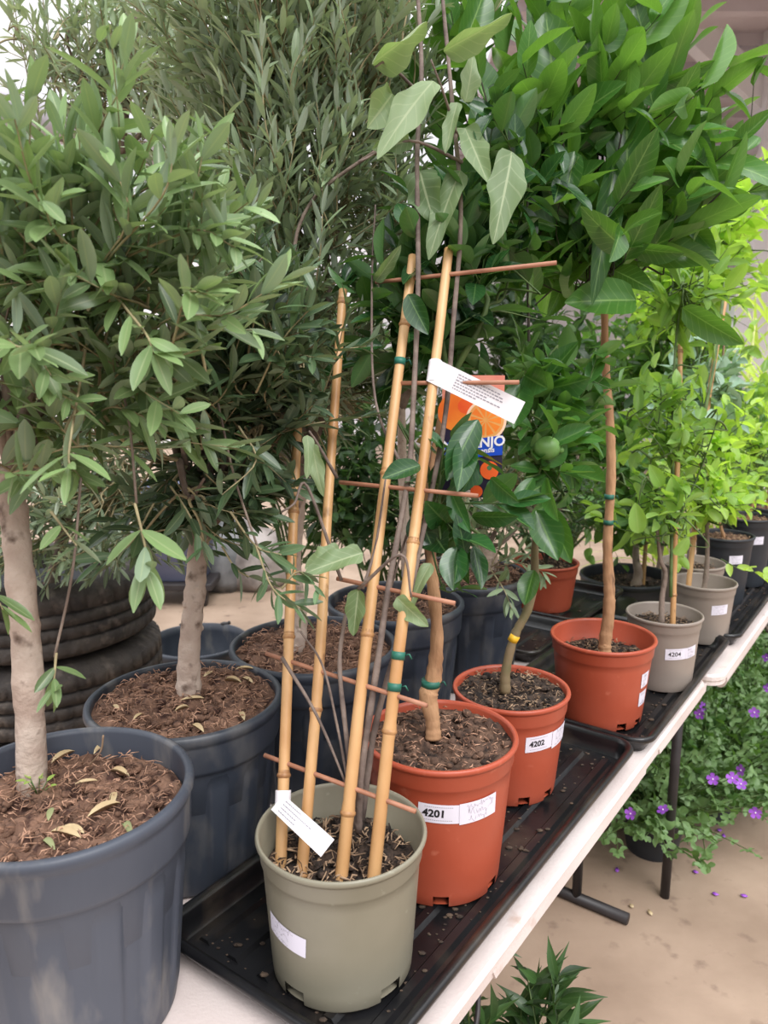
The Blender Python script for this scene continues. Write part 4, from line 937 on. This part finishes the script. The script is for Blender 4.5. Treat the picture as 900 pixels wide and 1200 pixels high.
trunk(r,[P(806,668,2.45),P(812,600,2.45),P(830,520,2.45)],(.006,.005,.004),M['bark_grey'],8,1)
wd=MB(); L=Leaves('ovate'); sk=limbs(wd,P(830,520,2.45),[P(800,440,2.4),P(850,460,2.3),P(780,520,2.3),P(810,400,2.4)],.003)
canopy(L,wd,sk,[(P(815,470,2.4),(.13,.1,.14))],34,.13,.06,.55,4,up=.2,opp=False,ang=1.1,bright=(.2,1))
for q in (((808,470,2.2),(812,500,2.15),.05,.2,.8),((840,480,2.2),(832,500,2.15),.045,.3,.9),((845,472,2.2),(860,490,2.15),.05,.3,.8)): HLf(L,*q)
wd.build('branches',M['twig_green'],r); L.build('foliage',LM['blue'],r)
# small black pots further along
def small_black(al,pp,R,h,label,leaf,kind,seed,nt_=26,Lf=.05,W=.5,hh=.25,soilm='soil_red',aoff=.5,lw=.045,zf=.7):
    r,pt,c,k,rf=slim(al,pp,R,h,label,'black_pot_in',[],soilm,.02,True,seed=seed,rbr=.78,lip=.006,aoff=aoff,lw=lw,zfrac=zf)
    top=c+np.array([0,0,h]); trunk(r,[top-UP*.02,top+UP*.06+rv(.01),top+UP*.14+rv(.02)],(.006,.005,.004),M['bark_brown'],8,1,seed=seed)
    wd=MB(); L=Leaves(kind); sk=limbs(wd,top+UP*.12,[top+UP*hh*(.6+.6*rng.rand())+rv(.07) for _ in range(5)],.003)
    canopy(L,wd,sk,[(top+UP*hh,(.12,.12,.13))],nt_,.13,Lf,W,4,up=.2,opp=False,ang=1.1,bright=(.2,1))
    wd.build('branches',M['twig_green'],r); L.build('foliage',LM[leaf],r); return r
small_black(1.0,-.135,.092,.225,'leafy shrub in the small black pot just past the taupe pots, reddish compost showing','lime','ovate',51,30)
small_black(1.27,-.12,.092,.245,'leafy shrub in the second small black pot past the taupe pots','bright','ovate',52,30)
small_black(1.56,-.10,.092,.24,'leafy shrub in the farthest small black pot at the photo edge','mid','ovate',53,26)

# ================================================================== pots behind the front row
c=np.array([.903,2.753,.40]); 
mb=MB()
for z in (0,.11,.22,.33):
    for s in (-1,1): mb.box((-.22,s*.2-.008,z),(.22,s*.2+.008,z+.085),0,lambda p:(p[0]+c[0],p[1]+c[1],p[2])); mb.box((s*.22-.008,-.19,z),(s*.22+.008,.19,z+.085),0,lambda p:(p[0]+c[0],p[1]+c[1],p[2]))
for x in np.linspace(-.19,.19,5): mb.box((x-.04,-.2,.385),(x+.04,.2,.3995),0,lambda p:(p[0]+c[0],p[1]+c[1],p[2]))
o=mb.build('wooden_crate',M['wood']); recentre(o); tag(o,'upturned slatted wooden crate under the wide black pot behind','crate')
r=thing('potted_tree',c,'small tree with a cane in the wide black pot behind the terracotta and taupe pots','potted tree')
big_pot(r,c,.172,.36,.40,M['black_pot_in'],4); soil_part(r,c,.158,.72,M['soil_dark'],M['chip'],120,.008,seed=61)
trunk(r,[P(744,690,2.85),P(748,672,2.85),P(745,650,2.85),P(748,600,2.85),P(735,520,2.85)],(.02,.016,.012,.009,.007),M['bark_olive'],10,2)
mb=MB(); cane_mesh(mb,[P(753,690,2.85),P(758,620,2.86),P(764,540,2.88)],.008,.007); mb.build('cane',[M['bamboo'],M['bamboo_node']],r)
wd=MB(); L=Leaves('ovate'); sk=limbs(wd,P(745,620,2.85),[P(710,590,2.75),P(770,590,2.75),P(730,540,2.8),P(690,620,2.7),P(780,640,2.7)],.005)
canopy(L,wd,sk,[(P(735,600,2.75),(.2,.15,.13)),(P(720,520,2.8),(.2,.15,.16))],75,.2,.085,.5,4,up=.1,opp=False,ang=1.1,bright=(.2,1))
wd.build('branches',M['twig_green'],r); L.build('foliage',LM['mid'],r)
c=T(.60,-.585,PZ); r,pt=terra(c,.105,.15,'fine feathery shrub in the small terracotta pot on the black bench',[],'soil_dark',.02,'potted_shrub','potted plant',seed=62)
wd=MB(); L=Leaves('lance'); top=c+UP*.15; sk=limbs(wd,top-UP*.01,[top+UP*.25+rv(.08) for _ in range(8)],.003)
canopy(L,wd,sk,[(top+UP*.2,(.16,.14,.16))],120,.14,.03,.2,9,up=.5,bright=(0,.8))
wd.build('branches',M['twig_dark'],r); L.build('foliage',LM['deep'],r)
# large empty tub on the floor
c=P(232,758,3.5); c[2]=0; R=.225; mb=MB()
mb.lathe([(.001,0),(R*.8,0),(R*.93,.25),(R*.985,.26),(R,.275),(R+.004,.29),(R-.004,.297),(R-.012,.296),(R*.93,.26),(R*.78,.015),(.001,.015)],c,96)
r=thing('empty_tub',c,'large empty black tub on the floor between the tyres and the third olive pot','pot'); mb.build('tub_body',M['black_pot'],r)
for a in (1.2,2.1,.3,3.0):
    mb=MB(); q=c+np.array([R*math.cos(a),R*math.sin(a),.297]); mb.sphere(q,.014,0,10,6,(1.6,1,.6)); mb.sphere(q+np.array([.02,0,.004]),.009,0,8,6); mb.build('rim_lug',M['black_metal'],r)
# wheeled bin on a dolly, far behind
c=P(212,694,5.1); c[2]=0
r=thing('wheeled_bin',c,'blue-grey bin on a castor dolly far back beyond the tyres','bin')
mb=MB(); prof=[(.19,.16),(.2,.17),(.245,.72),(.26,.73),(.26,.76),(.24,.76),(.195,.18)]
vs=[]; 
for (q,z) in prof:
    for k in range(32):
        a=2*PI*k/32; s=1/max(abs(math.cos(a)),abs(math.sin(a)))**.75; vs.append((c[0]+q*s*math.cos(a),c[1]+q*s*math.sin(a),z))
mb.add(vs,[(i*32+j,i*32+(j+1)%32,(i+1)*32+(j+1)%32,(i+1)*32+j) for i in range(len(prof)-1) for j in range(32)]+[tuple(range(31,-1,-1))]); mb.build('bin_body',M['bin'],r)
mb=MB(); mb.box((c[0]-.26,c[1]-.24,.11),(c[0]+.26,c[1]+.24,.16)); mb.build('dolly',M['black_metal'],r,bevel=.01)
for sx in (-1,1):
    for sy in (-1,1):
        mb=MB(); q=c+np.array([sx*.2,sy*.18,0]); mb.tube([q+np.array([-.014,0,.045]),q+np.array([.014,0,.045])],.045,18); mb.box((q[0]-.022,q[1]-.02,.05),(q[0]+.022,q[1]+.02,.112)); mb.build('castor',M['black_metal'],r)
# sacks by the far wall behind the second olive
for i,(px,py,s) in enumerate(((262,690,.34),(300,700,.30),(138,664,.3))):
    c=P(px,py,5.4); c[2]=0; mb=MB(); n=28; prof=[(.0,0),(.8,.0),(1,.15),(.98,.5),(.8,.78),(.42,.9),(.3,.95),(.36,1.05),(.1,1.02)]
    mb.lathe([(max(.001,q*s*.75),z*s*1.5) for q,z in prof],c,n,0,lambda k,a:1+.07*math.sin(a*5+k)+.05*math.sin(a*11+2*k))
    o=mb.build('sack',M['sack'] if i!=1 else M['sack2']); recentre(o); tag(o,('crumpled grey sack on the floor far back, left of the second olive trunk'.replace('left of','beside'),'paler crumpled sack on the floor far back behind the third black pot','crumpled grey sack far back behind the tyres')[i],'sack')

# ================================================================== floor plants
def floor_plant(name,c,label,cat,leaf,kind,stems,hh,sp,Lf,W,pairs,potR=.1,poth=.16,seed=0,opp=False,bright=(0,1),potm='black_pot_in'):
    c=vec(c); r=thing(name,c,label,cat); nursery_pot(r,c,potR,poth,c[2],M[potm],[],.03,.004,.78)
    soil_part(r,c,potR*.92,c[2]+poth-.015,M['soil_dark'],M['chip'],30,.006,seed=seed)
    wd=MB(); L=Leaves(kind)
    for i in range(stems):
        a=rng.rand()*6.28; q=rng.rand()**.5; b=c+np.array([.5*potR*q*math.cos(a),.5*potR*q*math.sin(a),poth-.02]); e=c+np.array([sp*q*math.cos(a),sp*q*math.sin(a),poth+hh*(1-(.62 if kind=='geran' else .35)*q*q)*(.75+.35*rng.rand())-(.05*q if kind=='geran' else 0)])
        shoot(L,wd,[b,(b+e)/2+UP*.08*hh+rv(.02),e],.0028,Lf,W,pairs,.12,1.1,bright,opp)
    return r,wd,L
r,wd,L=floor_plant('leafy_plant',(.20,1.20,.0),'dark lance-leaved plant on the floor below the front edge of the nearest table','potted plant','deep','lance',24,.27,.19,.09,.24,9,.12,.19,71)
wd.build('stems',M['twig_green'],r); L.build('foliage',LM['deep'],r)
def flower(root,p,s,m='petal'):
    mb=MB(); nv=nrm(np.array([-p[0]*.5,-p[1]*.5,CH*.6-p[2]])+rv(.35)); u=nrm(np.cross(nv,[.2,.1,1])); w=np.cross(nv,u)
    for k in range(5):
        a=2*PI*k/5; e=u*math.cos(a)+w*math.sin(a); f=-u*math.sin(a)+w*math.cos(a); vs=[p]; 
        for (t,q) in ((.4,.28),(.85,.42),(1.05,.18)): vs+= [p+s*(e*t+f*q+nv*.2*t*t), p+s*(e*t+nv*.12*t), p+s*(e*t-f*q+nv*.2*t*t)]
        mb.add(vs,[(0,1,2),(0,2,3),(1,4,5,2),(2,5,6,3),(4,7,8,5),(5,8,9,6)])
    mb.sphere(p+nv*s*.12,s*.14,1,8,5)
    return mb.build('flower',[M[m],M['paper']],root)
GP=[((.86,2.22),.40,.30,'nearest the table leg',7),((1.12,2.42),.40,.33,'in the middle of the clump',6),((1.36,2.62),.40,.3,'at the outer side of the clump',6),((1.0,2.72),.40,.3,'behind the middle plant',4),((1.5,3.0),.40,.34,'behind the outer plant',6),((.62,2.55),.3,.26,'deepest under the table',2),((2.0,3.35),.34,.3,'farthest from the table legs',4)]
for i,((x,y),sp,hh,where,nf) in enumerate(GP):
    r,wd,L=floor_plant('geranium',(x,y,0),'purple-flowered geranium on the floor '+where,'potted plant','geranium','geran',90,hh*.95,sp*.95,.044,1.0,6,.1,.13,80+i,bright=(0,1))
    c=vec((x,y,0))
    for k in range(nf):
        a=-PI/2+rng.normal(0,.9); q=sp*(.35+.65*rng.rand()); p=c+np.array([q*math.cos(a),q*math.sin(a),.17+hh*(1-.7*(q/sp)**2)])
        wd.tube(smoothpath([c+UP*.15,(c+p)/2+UP*.07,p],5),.0012,5); flower(r,p,.016)
    wd.build('stems',M['twig_green'],r); L.build('foliage',LM['geranium'],r)
# explicit blooms seen beyond the table edge
rr=np.random.RandomState(5)
for i,(px,py) in enumerate([(723,1020),(815,1022),(848,980),(838,1048),(872,1050),(843,973),(740,1062),(700,1065),(762,1070)]):
    u,v=(px-450)/F,(py-600)/F; d=(CH-.004)/(v*cP+sP); p=P(px,py,d); mb=MB(); a=rr.rand()*6; s=.011
    vs=[(p[0]+s*(x*math.cos(a)-y*math.sin(a)),p[1]+s*(x*math.sin(a)+y*math.cos(a)),.003+z) for x,y,z in ((-.9,0,.002),(-.4,.55,.004),(.4,.5,.003),(1,0,.006),(.4,-.5,.003),(-.4,-.5,.004))]
    vs+= [(q[0],q[1],q[2]-.0015) for q in vs]
    mb.add(vs,[(0,5,4,3,2,1),(6,7,8,9,10,11)]+[(k,(k+1)%6,6+(k+1)%6,6+k) for k in range(6)]); o=mb.build('fallen_petal',M['petal'] if i<6 else M['deadleaf']); recentre(o)
    tag(o,'single purple petal fallen on the concrete by the geraniums' if i<6 else 'dry brown petal fallen on the concrete by the table foot','petal','purple petals on the floor' if i<6 else 'dry petals on the floor')

# ================================================================== plants far behind on the right
def far_shrub(pos,label,leaf,kind,ells,nt_,Lf,W,h0=.24,R=.15,stem=.012,tl=.3,bright=(.1,1),pairs=5,name='potted_shrub',up=.3):
    c=vec(pos); r=thing(name,c,label,'potted plant'); nursery_pot(r,c,R,h0,c[2],M['black_pot_in'],[],.035,.005,.8)
    soil_part(r,c,R*.92,c[2]+h0-.02,M['soil_dark'],M['chip'],20,.006,seed=int(c[0]*50)%97)
    wd=MB(); L=Leaves(kind); e0=vec(ells[0][0]); b=c+UP*(h0-.03)
    top=c+(e0-c)*.45; trunk(r,[b,(b+top)/2+rv(.03),top],(stem,stem*.9,stem*.7),M['bark_grey'],8,1)
    sk=limbs(wd,top,[vec(e[0])+nrm(rv())*vec(e[1])*.6 for e in ells for _ in range(5)],stem*.6)+[b+(top-b)*t for t in (.4,.7,1)]
    canopy(L,wd,sk,ells,nt_,tl,Lf,W,pairs,up=up,opp=False,ang=1.05,bright=bright,r0=.0017)
    wd.build('branches',M['twig_green'],r); L.build('foliage',LM[leaf],r); return r
far_shrub(T(1.75,-.62),'bright yellow-green tall shrub behind the row of small black pots','bright','ovate',[(P(845,270,2.9),(.22,.25,.2)),(P(800,340,3.0),(.25,.25,.2))],95,.085,.45,tl=.28)
far_shrub((.92,3.9,0),'mid-green shrub in the gap behind the bare stem of the tall broad-leaved tree','mid','ovate',[(P(690,470,3.4),(.3,.3,.25)),(P(760,420,3.3),(.25,.25,.3)),(P(670,580,3.2),(.2,.2,.2))],150,.075,.5)
far_shrub((.72,3.1,0),'dark dense shrub behind the citrus trees','deep','ovate',[(P(640,480,3.0),(.26,.25,.3)),(P(600,380,3.0),(.3,.25,.3)),(P(520,450,2.9),(.25,.2,.3))],170,.08,.48,bright=(0,.8))
far_shrub((.15,2.9,0),'dark small-leaved shrub low behind the bamboo trellis','deep','small',[(P(430,560,2.6),(.22,.2,.25)),(P(520,600,2.7),(.2,.2,.2)),(P(400,430,2.6),(.22,.2,.25)),(P(400,590,2.6),(.2,.2,.14))],330,.055,.5,bright=(0,.7))
far_shrub((-.32,3.0,0),'dull green shrub beyond the second and third olives','deep','small',[(P(330,520,2.8),(.25,.2,.22)),(P(300,400,2.9),(.3,.2,.3))],230,.07,.45,bright=(0,.7))
far_shrub((1.9,3.6,0),'yellow-green shrub with large leaves at the edge, beyond the bright tall shrub','lime','ovate',[(P(880,540,3.3),(.25,.25,.2)),(P(820,460,3.4),(.3,.3,.25))],120,.08,.5)
# grass clumps
def grass(pos,label,n,hh,sp,z0=0):
    c=vec(pos); r=thing('potted_grass',c,label,'potted plant'); nursery_pot(r,c,.14,.22,c[2],M['black_pot_in'],[],.03,.005,.8); soil_part(r,c,.128,c[2]+.2,M['soil_dark'],M['chip'],20,.006)
    L=Leaves('blade'); st=MB()
    for i in range(n):
        a=rng.rand()*6.28; q=rng.rand(); b=c+np.array([.08*q*math.cos(a),.08*q*math.sin(a),.2]); e=b+np.array([sp*.5*q*math.cos(a),sp*.5*q*math.sin(a),hh*(.5+.5*rng.rand())])
        if i%4==0: st.tube([b,(b+e)/2,e],.0045,5)
        d=nrm(e-b); 
        for k in range(3):
            p=b+(e-b)*(.25+.3*k); dd=nrm(d*.8+np.array([math.cos(a+k*2),math.sin(a+k*2),.2])*.6); L.add(p,dd,nrm(UP+rv(.3)),.42*(.6+.6*rng.rand()),.06)
    st.build('stalks',M['stalk'],r); L.build('blades',LM['blade'],r); return r
grass((2.0,4.3,0),'pale arching bamboo-like grass clump far behind at the photo edge',60,1.9,.9)
grass((1.55,4.0,0),'pale arching grass clump behind the yellow-green shrubs',50,1.7,.8)
# far table with red-leaved plants and sign cards
r=thing('folding_table',(2.65,4.2,0),'far white folding table across the aisle at the photo edge','table')
mb=MB(); R2=lambda x,y,z:(2.65+x*math.cos(1.82)-y*math.sin(1.82),4.2+x*math.sin(1.82)+y*math.cos(1.82),z)
mb.box((-1.0,-.38,.70),(1.0,.38,.74),0,lambda p:R2(*p)); mb.build('table_top',M['white_plastic'],r,bevel=.008)
for sx in (-1,1):
    mb=MB(); mb.tube([R2(sx*.8,-.28,.70),R2(sx*.8,-.28,0)],.014,10); mb.tube([R2(sx*.8,.28,.70),R2(sx*.8,.28,0)],.014,10); mb.tube([R2(sx*.8,-.28,.35),R2(sx*.8,.28,.35)],.01,8); mb.build('leg',M['black_metal'],r)
for i,(x,y,lb) in enumerate(((-.6,.2,'red-leaved plant at the near end of the far white table'),(-.15,.22,'red-leaved plant in the middle of the far white table'),(.35,.2,'red-leaved plant at the far end of the far white table'))):
    c=np.array(R2(x,y,.7405)); q=thing('potted_shrub',c,lb,'potted plant'); nursery_pot(q,c,.08,.13,c[2],M['black_pot_in'],[],.025,.004,.8)
    wd=MB(); L=Leaves('ovate'); canopy(L,wd,[c+UP*.13,c+UP*.2],[(c+UP*.22,(.14,.14,.1))],26,.12,.06,.6,4,opp=False,bright=(0,1)); wd.build('branches',M['vine'],q); L.build('foliage',LM['red'],q)
for i,(px,py,d,w,h,lb) in enumerate(((861,522,3.1,.09,.10,'blank grey sign card on a stick among the lime leaves'),(898,515,3.6,.08,.12,'blank pale sign card on a stick at the photo edge'),(852,368,3.0,.055,.15,'pale blue-white sign card high among the grass blades'))):
    o=P(px,py,d); q=thing('sign_card',(o[0],o[1],0),lb,'sign'); mb=MB(); mb.box((o[0]-w/2,o[1]-.001,o[2]-h/2),(o[0]+w/2,o[1]+.001,o[2]+h/2)); mb.build('card_board',M['sign'],q); mb=MB(); mb.tube([(o[0],o[1]+.006,0),(o[0],o[1]+.006,o[2]+h*.3)],.005,8); mb.build('stick',M['wood'],q)
# floor pots glimpsed under the far table
for i,(px,py,d,lb) in enumerate(((790,822,2.95,'black pot on the floor behind the geraniums, nearer the table'),(835,838,3.15,'black pot on the floor behind the geraniums, farther from the table'))):
    pass

# ================================================================== light
w = bpy.data.worlds.new('world'); sc.world = w; w.use_nodes = True
N=w.node_tree.nodes; Lk=w.node_tree.links; bg=N['Background']
tc_=N.new('ShaderNodeTexCoord'); sx=N.new('ShaderNodeSeparateXYZ'); Lk.new(tc_.outputs['Generated'],sx.inputs['Vector'])
rp=N.new('ShaderNodeValToRGB'); rp.color_ramp.elements[0].position=.0; rp.color_ramp.elements[0].color=(.16,.15,.15,1); rp.color_ramp.elements[1].position=.55; rp.color_ramp.elements[1].color=(1.0,1.0,1.02,1)
e2=rp.color_ramp.elements.new(.95); e2.color=(1.75,1.75,1.8,1)
e=rp.color_ramp.elements.new(.12); e.color=(.42,.41,.43,1)
Lk.new(sx.outputs['Z'],rp.inputs['Fac']); Lk.new(rp.outputs['Color'],bg.inputs['Color']); bg.inputs['Strength'].default_value=1.3
su=bpy.data.lights.new('skylight','SUN'); su.energy=1.9; su.angle=math.radians(30); su.color=(1,.985,.975)
so=bpy.data.objects.new('skylight',su); COL.objects.link(so); so.location=(2,-2,5)
so.rotation_euler=Vector((-.35,.62,-.9)).to_track_quat('-Z','Y').to_euler()
vs_=sc.view_settings; sc.display_settings.display_device='sRGB'; vs_.view_transform='Standard'; vs_.look='None'; vs_.gamma=1; vs_.use_curve_mapping=False; vs_.exposure=.38
sc.cycles.use_denoising=True; sc.cycles.max_bounces=6; sc.cycles.diffuse_bounces=3; sc.cycles.transparent_max_bounces=4; sc.cycles.sample_clamp_indirect=6
